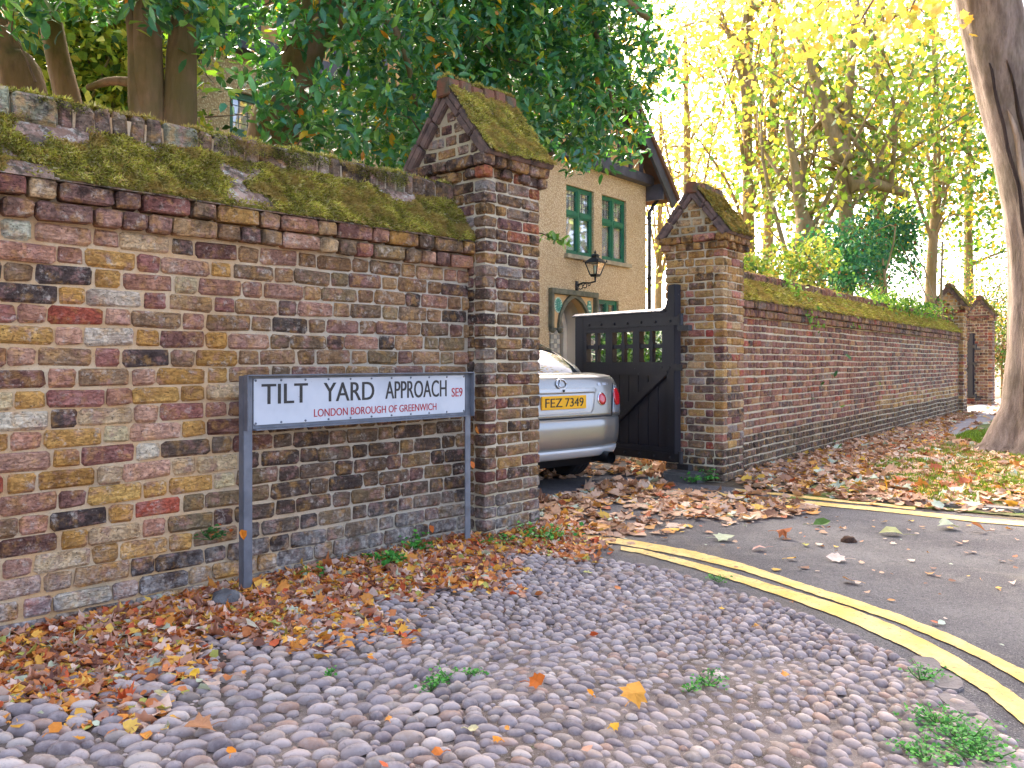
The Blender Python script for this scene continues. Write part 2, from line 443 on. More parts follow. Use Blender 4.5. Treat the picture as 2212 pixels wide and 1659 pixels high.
# yellow double lines round the corner, read off the picture and laid on the road
k3 = (2400, 1900, 1.536)
upT = zoomD([(-420, 165), (-300, 172), (-150, 187), (0, 208), (300, 262), (600, 340), (900, 440), (1200, 535), (1500, 635), (1800, 755), (2000, 850), (2212, 955)], *k3)
upB = zoomD([(-420, 192), (-300, 203), (-150, 221), (0, 245), (300, 305), (600, 380), (900, 480), (1200, 580), (1500, 685), (1800, 810), (2000, 905), (2212, 1030)], *k3)
loT = zoomD([(-110, 236), (0, 252), (300, 325), (600, 410), (900, 500), (1200, 590), (1500, 710), (1800, 865), (2000, 985), (2212, 1130)], *k3)
loB = zoomD([(-110, 258), (0, 277), (300, 360), (600, 455), (900, 555), (1200, 670), (1500, 810), (1800, 965), (2000, 1090), (2212, 1275)], *k3)
def stripe(A, B, name, label, grp, ext=True):
    A = [np.array(gp(*q)) for q in A]; B = [np.array(gp(*q)) for q in B]
    if ext:                            # carry on round the bend, out of the frame
        dA, dB = A[-1] - A[-2], B[-1] - B[-2]
        for k in range(1, 7):
            rot = np.array([[math.cos(-.02 * k), -math.sin(-.02 * k)], [math.sin(-.02 * k), math.cos(-.02 * k)]])
            A.append(A[-1] + rot @ dA); B.append(B[-1] + rot @ dA)
    V = []; Fc = []
    def fine(pts):
        out = []
        for i in range(len(pts) - 1):
            n = max(2, int(np.linalg.norm(pts[i + 1] - pts[i]) / .03))
            out += [(i + j / n) for j in range(n)]
        return out + [len(pts) - 1]
    us = fine(A); ia = np.arange(len(A))
    cub = lambda P, u: np.array([np.interp(u, ia, np.array(P)[:, 0]), np.interp(u, ia, np.array(P)[:, 1])])
    for u in us:
        a, b = cub(A, u), cub(B, u); ax = b - a; ax /= np.linalg.norm(ax) + 1e-9
        a = a + ax * R.uniform(-.007, .007); b = b + ax * R.uniform(-.007, .007)
        V += [(a[0], a[1], .0098), (b[0], b[1], .0098)]
    for i in range(len(us) - 1): Fc.append((2 * i, 2 * i + 1, 2 * i + 3, 2 * i + 2))
    me = mesh_np(name, V, Fc); bm = bmesh.new(); bm.from_mesh(me)
    for f in bm.faces:
        if f.normal.z < 0: f.normal_flip()
    bm.to_mesh(me); bm.free(); me.materials.append(M_yellow)
    o = bpy.data.objects.new(name, me); link(o); o['kind'] = 'structure'; o['label'] = label
    return A, B
stripe(upT, upB, 'road_marking', 'outer yellow line of the near pair curving round the cobbles', 'yellow lines')
Lt, Lb = stripe(loT, loB, 'road_marking', 'inner yellow line of the near pair, nearest the cobbles', 'yellow lines')
k7 = (2440, 1700, .907)
f1T = zoomD([(285, 123), (410, 136), (540, 150), (640, 161), (780, 174), (900, 188)], *k7); f1B = zoomD([(290, 132), (410, 144), (540, 158), (640, 169), (780, 182), (900, 196)], *k7)
f2T = zoomD([(215, 128), (250, 141), (350, 148), (550, 167), (650, 177), (760, 187), (900, 201), (1100, 222), (1270, 236)], *k7); f2B = zoomD([(250, 149), (262, 151), (350, 157), (550, 179), (650, 189), (760, 199), (900, 214), (1100, 237), (1270, 252)], *k7)
stripe(f1T, f1B, 'road_marking', 'thin far yellow line half buried in leaves below the far pier', 'yellow lines', False)
stripe(f2T, f2B, 'road_marking', 'thicker far yellow line running to the right edge beside the verge', 'yellow lines')

# cobbled corner: from the wall foot to a little inside the inner yellow line
edge = []
for q, a in zip(Lb, Lt):
    v = np.array(q) - np.array(a); v /= np.linalg.norm(v)
    edge.append(np.array(q) + v * .2)
edge = edge[1:]
edge[0] = np.array((.40, 4.72)); edge[1] = np.array((.78, 4.46))
wallfoot = [np.array(F1.W(s, .13, 0)[:2]) for s in (-4.2, 0)]
nearcam = [np.array((2.6, .9)), np.array((-3.6, .9))]
bed_poly = [tuple(wallfoot[0]), tuple(wallfoot[1]), tuple(F1.W(.0, -.02, 0)[:2]), tuple(F1.W(.52, -.02, 0)[:2])] + [tuple(e) for e in edge if e[1] > 1.0] + [tuple(q) for q in nearcam]
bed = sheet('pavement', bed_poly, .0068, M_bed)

road_poly = [(-6, .6), (-.2, 5.0), tuple(F1.W(.5, .6, 0)[:2]), tuple(F1.W(.5, 9, 0)[:2]), tuple(F2.W(4.5, 9, 0)[:2]), tuple(F2.W(4.5, .7, 0)[:2]), tuple(F2.W(.05, .62, 0)[:2]), tuple(F2.W(0.05, .3, 0)[:2])] + \
    [gp(*q) for q in zoomD([(150, 105), (285, 118), (540, 146), (780, 170), (1270, 230)], *k7)] + [(12, 5.3), (30, 4.5), (30, -20), (-20, -20)]
sheet('road', road_poly, .004, M_asph)
path_poly = [tuple(F2.W(.2, .3, 0)[:2]), tuple(F2.W(22, .3, 0)[:2]), tuple(F2.W(22, -1.5, 0)[:2]), tuple(F2.W(9, -1.55, 0)[:2]), tuple(F2.W(4, -1.6, 0)[:2]), tuple(F2.W(.6, -1.25, 0)[:2])]
t = NT('path_tarmac'); p = t.pos()
c = t.mix(t.ramp(t.noise(2, p, 5), .35, .65), hexc('8b8280'), hexc('9a918c')); c = t.mix(t.ramp(t.noise(200, p, 2), .55, .7, 0, .6), c, hexc('6a6260'))
t.base(c); t.rough(.9); t.bump(t.noise(170, p, 3), .6, .004); M_path = t.m
sheet('path', path_poly, .006, M_path)
t = NT('verge_turf'); p = t.pos()
c = t.mix(t.ramp(t.noise(2.6, p, 5), .4, .62), hexc('6a7a2a'), hexc('5b4c38')); t.base(c); t.rough(.95); t.bump(t.noise(40, p, 5), .9, .03); M_turf = t.m
verge_poly = [gp(*q) for q in [(1700, 1078), (1780, 1040), (1900, 1000), (1990, 975), (2080, 935), (2150, 905), (2200, 895)]] + [(16, 17), (20, 9), (14, 6.2)] + [gp(2300, 1128), gp(2212, 1118), gp(1950, 1096)]
sheet('verge', verge_poly, .008, M_turf)

# kerb stones along the verge, mostly under leaves
M_kerb = simple('kerb_stone', hexc('7c756c'), hexc('69645e'), 12, .9, .7, 80, .006)
ka, kb = np.array(gp(1900, 1086)), np.array(gp(2290, 1118))
n = 5
for i in range(n):
    a = ka + (kb - ka) * (i / n); b = ka + (kb - ka) * ((i + .985) / n); dv = (b - a) / np.linalg.norm(b - a); nv = np.array((-dv[1], dv[0]))
    z1 = .035 + R.uniform(-.004, .004)
    q = [a, b, b + nv * .13, a + nv * .13]
    o = MB().hexa([(x, y, -.05) for x, y in q] + [(x, y, z1) for x, y in q]).build('kerb_stone', M_kerb, None, bevel=.012)
    tag(o, ('leftmost', 'second from the left', 'middle', 'second from the right', 'rightmost')[i] + ' low grey kerb stone half under leaves at the verge', 'kerb stone', 'kerb stones along the verge')

# ------------------------------------------------------------------ cobbles
def ctheta(x, y):                     # which way the long axis lies: rows swing round the corner
    px = CX + FPX * x / y; py = HZ + FPX * CAMH / y
    a = np.interp(py, [1200, 1330, 1430, 1550, 1660], [-8, -22, 70, 35, 14])
    b = np.interp(py, [1200, 1330, 1430, 1550, 1660], [-15, -22, -30, -60, -50])
    k = np.interp(px, [300, 900, 1300, 1700], [0, .12, .8, 1]); a2 = np.interp(px, [200, 700, 1000], [4, 16, 0])
    a = a if px > 1000 else (a2 if px < 700 else a2 + (a - a2) * (px - 700) / 300)
    return rad((1 - k) * a + k * b + 9 * mnoise.noise((x * 1.3, y * 1.3, 0)))
cell = .04; grid = {}; stones = []; OFFS = sorted([(i, j) for i in range(-3, 4) for j in range(-3, 4)], key=lambda q: q[0] ** 2 + q[1] ** 2)
bp = np.array(bed_poly); lo, hi = bp.min(0), bp.max(0)
def try_pass(cands, smin, smax, elong, tight, zj):
    for x, y in cands:
        th = ctheta(x, y); px = CX + FPX * x / y
        e = R.uniform(*elong) * (1.12 if px < 1050 else .88 if px > 1500 else 1.0)
        py = HZ + FPX * CAMH / y; wd = R.uniform(smin, smax) * (np.interp(py, [1200, 1350, 1450, 1550, 1660], [.66, .62, .72, .82, .86]) + (.10 if px < 700 else 0)); ln = wd * e
        ca, sa = math.cos(th), math.sin(th); ok = True
        ix, iy = int(x / cell), int(y / cell)
        for oi, oj in OFFS:
            for (qx, qy, ql, qw, qc, qs) in grid.get((ix + oi, iy + oj), ()):
                dx, dy = qx - x, qy - y
                if dx * dx + dy * dy > (ln + ql) ** 2: continue
                u, v = dx * ca + dy * sa, -dx * sa + dy * ca
                u2, v2 = dx * qc + dy * qs, -dx * qs + dy * qc
                d1 = math.sqrt((u / (ln + ql)) ** 2 + (v / (wd + qw)) ** 2); d2 = math.sqrt((u2 / (ln + ql)) ** 2 + (v2 / (wd + qw)) ** 2)
                if .5 * (d1 + d2) < tight: ok = False; break
            if not ok: break
        if ok:
            grid.setdefault((ix, iy), []).append((x, y, ln, wd, ca, sa)); stones.append((x, y, ln, wd, th, zj))
def cands(n):
    Q = NR.uniform(lo, hi, (n, 2)); Q = Q[inpoly(Q, bed_poly)]
    return Q[(np.abs(CX + FPX * Q[:, 0] / Q[:, 1] - CX) < 1350) & (Q[:, 1] > 1.9)]
try_pass(cands(200000), .0175, .0255, (1.45, 2.25), 1.0, 0)
try_pass(cands(120000), .013, .018, (1.2, 1.9), 1.0, 0)
try_pass(cands(40000), .008, .012, (1.0, 1.5), 1.0, -.003)
STV = []
for k in range(8):
    rr = random.Random(100 + k); V = []; Fc = []; n = 10
    for j, (el, r) in enumerate([(-.3, 1.0), (.28, .98), (.66, .78), (.93, .4)]):
        for i in range(n):
            a = 2 * math.pi * i / n; q = r * (1 + .09 * math.sin(2 * a + k) + .07 * math.sin(3 * a + 2 * k) + rr.uniform(-.03, .03))
            V.append((q * math.cos(a), q * math.sin(a), el * (1 + rr.uniform(-.05, .05))))
    V.append((0, 0, 1.0))
    for j in range(3):
        for i in range(n): Fc.append((j * n + i, j * n + (i + 1) % n, (j + 1) * n + (i + 1) % n, (j + 1) * n + i))
    for i in range(n): Fc.append((3 * n + i, 3 * n + (i + 1) % n, 4 * n))
    STV.append((np.array(V), Fc))
def cobble_mat(name, stuff):
    t = NT(name); p = t.pos()
    c = t.n('Attribute', attribute_name='col').outputs['Color'] if stuff else t.n('ObjectInfo').outputs['Color']
    c = t.mix(t.ramp(t.noise(28, p, 5, .65), .35, .7, 0, .6), c, t.mix(.5, c, hexc('c4b8b0')))
    c = t.mix(t.ramp(t.noise(60, p, 5, .7), .55, .72, 0, .55), c, hexc('4e4844'))
    c = t.mix(t.ramp(t.noise(3.1, p, 5, .6), .6, .75, 0, .4), c, hexc('7c7064'))
    t.base(c); t.rough(.62); t.spec(.4); t.bump(t.noise(110, p, 5, .7), .45, .004); return t.m
M_cob, M_cob_s = cobble_mat('cobble', False), cobble_mat('cobble_run', True)
PAL_COB = [('857a78', 20), ('736a6c', 22), ('938682', 12), ('645b5e', 14), ('8a7a70', 10), ('846a5c', 7), ('a2968e', 5), ('756b64', 8)]
cob_me = []
for V, Fc in STV:
    me = mesh_np('cobble', V, Fc, smooth=True); me.materials.append(M_cob); cob_me.append(me)
stones.sort(key=lambda s: (0 if abs(s[0] / s[1]) < .63 and s[1] > 2.25 else 1, -s[2] * s[3] / s[1] ** 3))
V_, F_, C_, off = [], [], [], 0
for i, (x, y, ln, wd, th, zj) in enumerate(stones):
    h = min(.034, wd * R.uniform(1.0, 1.5)); k = R.randrange(8); sunk = mnoise.noise((x * 2.1, y * 2.1, 5)) * .009 + R.gauss(0, .003)
    px = CX + FPX * x / y
    if px > 1050 and y < 3.1: h *= .8; sunk -= .003
    M = Matrix.Translation((x, y, .007 + zj + sunk)) @ Matrix.Rotation(th, 4, 'Z') @ Matrix.Rotation(R.gauss(0, .12), 4, 'X') @ Matrix.Rotation(R.gauss(0, .1), 4, 'Y') @ Matrix.Diagonal((ln, wd, h, 1))
    col = pick(PAL_COB)
    if i < 300:
        o = bpy.data.objects.new('cobble', cob_me[k]); link(o, bed); o.matrix_basis = M; o.color = (*col, 1)
    else:
        A = np.array(M); v, f = STV[k]; V_.append(v @ A[:3, :3].T + A[:3, 3]); F_ += [tuple(a + off for a in q) for q in f]; C_.append(np.tile(col, (len(v), 1))); off += len(v)
me = mesh_np('cobble_run', np.concatenate(V_), F_, np.concatenate(C_), True); me.materials.append(M_cob_s)
o = bpy.data.objects.new('cobble_run', me); link(o, bed); o['kind'] = 'stuff'
print('stones', len(stones))
# flat edging slabs set at the margin of the cobbles
M_edge = simple('edging_slab', hexc('6f6660'), hexc('80766e'), 14, .9, .8, 70, .008)
for px, py, L, Wd in [(2040, 1478, .15, .10), (2072, 1528, .16, .09), (2108, 1590, .17, .11), (2142, 1650, .18, .12), (2165, 1705, .18, .12), (2003, 1440, .13, .08)]:
    x, y = gp(px, py); th = rad(77 + R.uniform(-14, 14)); m = MB(); n = 9; poly = []
    for i in range(n):
        a = 2 * math.pi * i / n; r = R.uniform(.82, 1.08)
        poly.append((L * .62 * r * math.copysign(abs(math.cos(a)) ** .7, math.cos(a)), Wd * .62 * r * math.copysign(abs(math.sin(a)) ** .7, math.sin(a))))
    T = lambda a, b, h: (x + a * math.cos(th) - b * math.sin(th), y + a * math.sin(th) + b * math.cos(th), h)
    m.prism(poly, -.02, .013 + R.uniform(0, .005), T).build('edging_slab', M_edge, bed, bevel=.004)
# ------------------------------------------------------------------ walls and piers
def moss_on(parent, fn, su, sv, mask, n, mat=M_moss, lo=.010, hi=.026, pal=None, droop=(0, 0, 0), name='moss'):
    """fn(u,v)->(world pts, normals) for arrays; a fuzzy carpet of short strands"""
    u = NR.uniform(0, su, n); v = NR.uniform(0, sv, n); k = mask(u, v) > NR.uniform(.0, .25, n)
    u, v = u[k], v[k]; P, N = fn(u, v); m = len(P)
    lump = np.array([mnoise.noise((a * 14, b * 14, 3.3)) for a, b in zip(u, v)]); dead = np.array([mnoise.noise((a * 4.5, b * 7, 13.3)) + .5 * mnoise.noise((a * 17, b * 17, 7.3)) for a, b in zip(u, v)])
    P = P + N * (.012 + .024 * lump)[:, None]
    D = unit(N * .55 + NR.normal(0, .55, (m, 3)) + np.array(droop))
    pal = pal or [('b4b050', 26), ('9c9a42', 20), ('c4bc6c', 16), ('7a7a38', 10), ('b49c64', 16), ('d0c48c', 8), ('75603a', 6)]
    cols = palette(m, pal) * (1 + .6 * lump)[:, None].clip(.45, 1.6); kd = np.clip(dead * 2.2, 0, .8)[:, None]; cols = cols * (1 - kd) + kd * np.array(hexc('ae935a'))
    T = (np.array([(0, .16, 0), (0, -.16, 0), (1, 0, .05)]), np.array([(0, 1, 2)]))
    return leaves(name, P, D, rdir(m), NR.uniform(lo, hi, m), np.clip(cols, 0, .9), mat, parent, T)
def moss_base(parent, fn, su, sv, mask, step, name='moss_bed', hgt=.012):
    nu, nv = max(2, int(su / step)), max(2, int(sv / step)); U, Vv = np.meshgrid(np.linspace(0, su, nu), np.linspace(0, sv, nv), indexing='ij')
    u, v = U.ravel(), Vv.ravel(); P, N = fn(u, v); mk = mask(u, v)
    lump = np.array([mnoise.noise((a * 14, b * 14, 3.3)) + .5 * mnoise.noise((a * 40, b * 40, 1.3)) for a, b in zip(u, v)])
    P = P + N * ((hgt + .024 * lump) * np.clip(mk * 2.5, 0, 1) - .012 * (mk < .06))[:, None]
    F = np.array([(i * nv + j, i * nv + j + 1, (i + 1) * nv + j + 1, (i + 1) * nv + j) for i in range(nu - 1) for j in range(nv - 1)])
    keep = mk[F].max(1) > .05
    cols = palette(len(u), [('84843c', 5), ('8f8844', 4), ('6a6032', 3)])
    me = mesh_np(name, P, F[keep], cols, True); me.materials.append(M_moss); o = bpy.data.objects.new(name, me); link(o, parent); o['kind'] = 'stuff'; return o
t = NT('coping_brick_slope'); p = t.pos()
c = t.mix(t.ramp(t.noise(14, p, 5, .7), .4, .6), hexc('8a6c58'), hexc('b89a84')); c = t.mix(t.ramp(t.noise(22, p, 6, .75), .52, .6, 0, .8), c, hexc('c8c4b0')); c = t.mix(t.ramp(t.noise(9, t.vadd(p, (3, 1, 7)), 6, .75), .5, .6, 0, .8), c, hexc('3c3826'))
t.base(c); t.rough(.95); t.bump(t.noise(45, p, 6, .7), 1.0, .015); M_slab = t.m

def garden_wall(name, fr, s0, s1, dface, thick, zband, ztop_band, zridge0, zridge, course, palfn, mortar, mb, mbs, label, mossn, ridge_pal, seed, pat=(.215, .102), mossmask=None, curve=None):
    root = thing(name, fr.W((s0 + s1) / 2, dface + thick / 2, 0), label, 'wall')
    T = lambda s, d, z: fr.W(s, d, z)
    MB().box(s0, s1, dface + .0115, dface + thick - .0115, -.05, ztop_band + .01, T).build('mortar_core', mortar, root)
    specs = []
    nc = int(round(zband / course)); ch = zband / nc
    for c in range(nc):
        z = (c + .5) * ch
        for a, b in row(s0, s1, (.5 if c % 2 else 0) * (.33) + R.uniform(-.04, .04), .010, pat):
            sm = (a + b) / 2; wob = .012 * mnoise.noise((sm * .9, c * .3, seed)) * (1 if c > 1 else .3)
            pr = max(-.003, R.gauss(.0015, .003)) + (R.uniform(0, .012) if z < .28 and R.random() < .5 else 0)
            specs.append(brick_spec(fr.W(sm, dface - pr, z + wob), fr.rz + R.gauss(0, .008), b - a - (.004 if fr is F2 else 0), ch - (.009 if fr is F1 else .013) * R.uniform(.85, 1.35), .1, palfn(sm, z), R.gauss(0, .009)))
    nb = 2; bh = (ztop_band - zband) / nb
    for c in range(nb):
        for a, b in row(s0, s1, R.uniform(0, .2), .012, (.102, .215, .102, .102) if c == 0 else (.215, .102)):
            sm = (a + b) / 2
            specs.append(brick_spec(fr.W(sm, dface - .045 - .012 * c + R.gauss(0, .003), zband + (c + .5) * bh), fr.rz + R.gauss(0, .01), b - a, bh - .011, .1, palfn(sm, 1.7, True), R.gauss(0, .012)))
    lay(root, specs, mb, mbs)
    dm = dface + thick / 2; rw = .06; d0 = dface - .055
    MB().prism([(d0, ztop_band - .004), (dm - rw - .005, zridge0), (dm + rw + .005, zridge0), (2 * dm - d0, ztop_band - .004)], s0, s1, lambda a, b, h: fr.W(h, a, b)).build('coping_slope', M_slab, root)
    # ridge of bricks on edge
    rs = []; s = s0
    while s < s1 - .03:
        L = R.uniform(.06, .085) if R.random() < .7 else R.uniform(.16, .21)
        L = min(L, s1 - s)
        rs.append(brick_spec(fr.W(s + L / 2, dm - rw - .012 + R.gauss(0, .004), (zridge0 + zridge) / 2 - .006 + R.gauss(0, .006)), fr.rz + R.gauss(0, .02), L - .008, zridge - zridge0 + .03, 2 * rw + .02, ridge_pal(), R.gauss(0, .02), 'ridge_brick'))
        s += L + .002
    lay(root, rs, mb, mbs, 150, 'ridge_brick_run')
    MB().box(s0, s1, dm - rw + .004, dm + rw - .004, zridge0 - .02, zridge - .02, T).build('ridge_mortar', mortar, root)
    A0 = np.array((d0, ztop_band)); A1 = np.array((dm - rw, zridge0)); sl = np.linalg.norm(A1 - A0); tdir = (A1 - A0) / sl
    nl = np.array((-tdir[1], tdir[0])); Nw = np.array([*(fr.p * nl[0]), nl[1]])
    def fn(u, v):
        d = A0[0] + tdir[0] * v; z = A0[1] + tdir[1] * v
        P = fr.WA(np.stack([s0 + u, d, z], 1)); return P, np.tile(Nw, (len(u), 1))
    moss_base(root, fn, s1 - s0, sl, mossmask, .018 if mossn > 40000 else .04)
    moss_on(root, fn, s1 - s0, sl, mossmask, mossn, droop=tuple(np.array([*(-fr.p * .5), -.5])), lo=.010 if fr is F1 else .02, hi=.028 if fr is F1 else .05)
    # cushions on the ridge
    def fn2(u, v):
        P = fr.WA(np.stack([s0 + u, dm - rw + v, np.full(len(u), zridge - .004)], 1)); return P, np.tile((0, 0, 1.), (len(u), 1))
    def m2(u, v): return np.array([mnoise.noise((a * 3.1, b * 9, seed + 4)) for a, b in zip(u, v)]) + .45
    moss_on(root, fn2, s1 - s0, 2 * rw, m2, mossn // 4, lo=.012, hi=.03, name='ridge_moss')
    if fr is F1:                    # moss creeping down the front of the ridge bricks
        def fn4(u, v):
            P = fr.WA(np.stack([s0 + u, np.full(len(u), dm - rw - .016), zridge0 + v], 1)); return P, np.tile([*(-fr.p), 0], (len(u), 1))
        def m4(u, v): return np.array([mnoise.noise((a * 2.3, b * 6, 31)) + .4 * mnoise.noise((a * 11, b * 11, 3)) for a, b in zip(u, v)]) + (v - .05) * 4
        moss_on(root, fn4, s1 - s0, zridge - zridge0, m4, 26000, lo=.008, hi=.018, droop=(0, 0, -.4), pal=[('8a8a40', 3), ('6a6a34', 4), ('4c4a2a', 4), ('a09a50', 2)], name='ridge_face_moss')
    return root

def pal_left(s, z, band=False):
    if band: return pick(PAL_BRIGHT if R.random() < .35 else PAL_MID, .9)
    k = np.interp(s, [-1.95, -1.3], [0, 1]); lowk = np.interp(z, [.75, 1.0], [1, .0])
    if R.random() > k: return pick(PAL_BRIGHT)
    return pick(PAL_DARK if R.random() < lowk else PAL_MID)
def mask_left(u, v):
    f = np.array([mnoise.noise((a * 2.2, b * 5, 9.1)) + .45 * mnoise.noise((a * 9, b * 9, 2.1)) for a, b in zip(u, v)])
    return np.clip(.55 + 1.0 * f - np.clip(.07 - v, 0, 1) * 6 * (1 + 2 * f) - np.clip((v - .24) * 4, 0, 1) * .5, 0, 1)
S0 = -3.6
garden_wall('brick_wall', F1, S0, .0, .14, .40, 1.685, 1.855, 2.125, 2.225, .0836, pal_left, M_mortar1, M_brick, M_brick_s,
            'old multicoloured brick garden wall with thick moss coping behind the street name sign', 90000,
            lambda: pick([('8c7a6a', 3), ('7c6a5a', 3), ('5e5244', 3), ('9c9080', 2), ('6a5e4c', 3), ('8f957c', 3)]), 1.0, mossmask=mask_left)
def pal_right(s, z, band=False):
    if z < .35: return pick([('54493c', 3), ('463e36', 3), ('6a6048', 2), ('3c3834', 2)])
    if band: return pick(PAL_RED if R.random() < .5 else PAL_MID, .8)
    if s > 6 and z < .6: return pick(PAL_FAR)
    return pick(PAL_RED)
def mask_right(u, v):
    f = np.array([mnoise.noise((a * 1.3, b * 5, 19.1)) for a, b in zip(u, v)])
    return np.clip(.95 + .5 * f, 0, 1)
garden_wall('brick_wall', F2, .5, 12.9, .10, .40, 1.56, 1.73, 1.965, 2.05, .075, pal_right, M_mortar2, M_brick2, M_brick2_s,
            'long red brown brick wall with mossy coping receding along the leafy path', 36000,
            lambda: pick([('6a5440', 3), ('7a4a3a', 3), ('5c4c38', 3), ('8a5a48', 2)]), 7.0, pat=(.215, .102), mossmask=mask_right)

def pier(fr, s0, a, b, label, palfn, zs=(2.24, 2.31, 2.385, 2.83, 2.905), course=.0735, mortar=M_mortar3, limit=300, mossn=16000, mats=(M_brick, M_brick_s), mosspal=None):
    root = thing('gate_pier', fr.W(s0 + a / 2, b / 2, 0), label, 'gate pier')
    T = lambda s, d, z: fr.W(s0 + s, d, z)
    z1, z2, z3, z4, z5 = zs
    MB().box(.0115, a - .0115, .0115, b - .0115, -.05, z3 - .01, T).build('mortar_core', mortar, root)
    specs = []; nc = int(round(z1 / course)); ch = z1 / nc
    def course_ring(z, h, over, pats, phase, par, gap=False, prj=0.0):
        A0, A1, B0, B1 = -over, a + over, -over, b + over
        for side in range(4):
            full = (side % 2 == 0) == (par % 2 == 0)
            if side in (0, 2): lo_, hi_ = (A0, A1) if full else (A0 + .103, A1 - .103)
            else: lo_, hi_ = (B0, B1) if full else (B0 + .103, B1 - .103)
            n = len(pats); Ls = []; tot = 0; i = phase
            while tot < hi_ - lo_ - .03:
                L = pats[i % n] * R.uniform(.96, 1.04); Ls.append(L); tot += L + .012; i += 1
            sc_ = (hi_ - lo_ + .012) / tot; x = lo_
            for j, L in enumerate(Ls):
                L = (L + .012) * sc_ - .012; m = x + L / 2; x += L + .012
                if gap and j % 2: continue
                pr = max(-.002, R.gauss(.001, .002)) + prj; zz = z + R.gauss(0, .002); hh = h - .009 * R.uniform(.8, 1.3); rj = R.gauss(0, .008)
                if side == 0: sp = (T(m, B0 - pr, zz), fr.rz)
                elif side == 2: sp = (T(m, B1 + pr, zz), fr.rz + math.pi)
                elif side == 1: sp = (T(A1 + pr, m, zz), fr.rz + math.pi / 2)
                else: sp = (T(A0 - pr, m, zz), fr.rz - math.pi / 2)
                specs.append(brick_spec(sp[0], sp[1] + rj, L, hh, .1, palfn(m, zz), R.gauss(0, .006), 'dentil' if gap else 'brick'))
    for c in range(nc): course_ring((c + .5) * ch, ch, 0, (.215, .102) if c % 2 else (.102, .215, .16), c % 2, c)
    course_ring((z1 + z2) / 2, z2 - z1, .0, (.215, .102), 1, 0)
    course_ring((z1 + z2) / 2 + .002, z2 - z1, .036, (.075, .068), 0, 0, True)
    course_ring((z2 + z3) / 2, z3 - z2 + .004, .047, (.215, .102), 1, 1)
    # gable infill bricks
    ov = .055; bm_ = b / 2; hz = z4 - z3; nr = 5
    for end, rz_, ss in ((0, -math.pi / 2, -.012), (1, math.pi / 2, a + .012)):
        for r_ in range(nr):
            zz = z3 + .012 + (r_ + .5) * hz / (nr + .9); half = (b / 2 + ov) * (1 - (zz + .035 - z3) / hz) - .045
            if half < .04: continue
            for x0, x1 in row(bm_ - half, bm_ + half, R.uniform(0, .12), .014, (.13, .1, .16)):
                specs.append(brick_spec(T(ss, (x0 + x1) / 2, zz), fr.rz + rz_, x1 - x0, .066, .1, palfn(x0, 2.5), R.gauss(0, .02)))
    lay(root, specs, mats[0], mats[1], limit)
    for end, h0, h1 in ((0, -.045, .03), (1, a - .03, a + .045)):           # brick verge along the gable's raking edges
        for sg in (-1, 1):
            e = np.array((bm_ + sg * (b / 2 + ov - .004), z3 + .004)); tp_ = np.array((bm_, z4 - .01)); vv = tp_ - e; Ln_ = np.linalg.norm(vv); vv /= Ln_; nn = np.array((-vv[1], vv[0])); nn = nn if nn[1] < 0 else -nn
            for k in range(3):
                q0, q1 = e + vv * Ln_ * (k / 3.1), e + vv * (Ln_ * ((k + 1) / 3.1) - .012); dp_ = .052 + R.uniform(-.008, .008); pr = R.uniform(-.006, .006)
                MB().prism([tuple(q0), tuple(q1), tuple(q1 + nn * dp_), tuple(q0 + nn * dp_)], h0 - pr, h1, lambda q, w, h: T(h, q, w)).build('verge_brick', M_cap, root, bevel=.007)
    MB().prism([(-ov + .03, z3 - .002), (bm_, z4 - .012), (b + ov - .03, z3 - .002)], -.006, a + .006, lambda q, w, h: T(h, q, w)).build('gable_mortar', M_mortar3, root)
    # roof slabs on both slopes and ridge bricks
    for sgn in (0, 1):
        e0 = (-ov, z3 - .02) if sgn == 0 else (b + ov, z3 - .02); e1 = (bm_, z4)
        v = np.array(e1) - np.array(e0); Ln = np.linalg.norm(v); v /= Ln; nrm = np.array((-v[1], v[0])) * (1 if sgn == 0 else -1)
        for k in range(3):
            q0 = np.array(e0) + v * Ln * k / 3; q1 = np.array(e0) + v * (Ln * (k + 1) / 3 - .006)
            for j in range(3):
                h0 = -ov + (a + 2 * ov) * j / 3 + .003; h1 = -ov + (a + 2 * ov) * (j + 1) / 3 - .003
                th = .03 + R.uniform(0, .012)
                P4 = [q0, q1, q1 + nrm * th, q0 + nrm * th]
                MB().prism([tuple(x) for x in P4], h0, h1, lambda q, w, h: T(h, q, w)).build('roof_slab', M_cap, root, bevel=.006)
        if sgn == 0:
            Nw = np.array([*(fr.p * nrm[0]), nrm[1]])
            def fn(u, w_):
                d = e0[0] + v[0] * w_ + nrm[0] * .036; z = e0[1] + v[1] * w_ + nrm[1] * .036
                return fr.WA(np.stack([s0 - ov + u, d, z], 1)), np.tile(Nw, (len(u), 1))
            sd = s0 * 3.7
            mk = lambda u, w_: np.clip(.75 + .9 * np.array([mnoise.noise((x * 5 + sd, y * 5, 4.2)) + .4 * mnoise.noise((x * 16, y * 16, 4.2)) for x, y in zip(u, w_)]), 0, 1)
            moss_base(root, fn, a + 2 * ov, Ln * .97, mk, .02)
            moss_on(root, fn, a + 2 * ov, Ln * .97, mk, mossn, droop=tuple(np.array([*(-fr.p * .3), -.6])), pal=mosspal)
    nrb = 6
    for i in range(nrb):
        h0 = -ov - .008 + (a + 2 * ov + .016) * i / nrb; h1 = -ov - .008 + (a + 2 * ov + .016) * (i + 1) / nrb - .006
        zt = z5 + R.gauss(0, .008)
        MB().prism([(bm_ - .062, z4 - .045), (bm_ + .062, z4 - .045), (bm_ + .055, zt - .01), (bm_ + .03, zt), (bm_ - .03, zt), (bm_ - .055, zt - .01)], h0, h1, lambda q, w, h: T(h, q, w)).build('ridge_brick', M_cap2, root, bevel=.006)
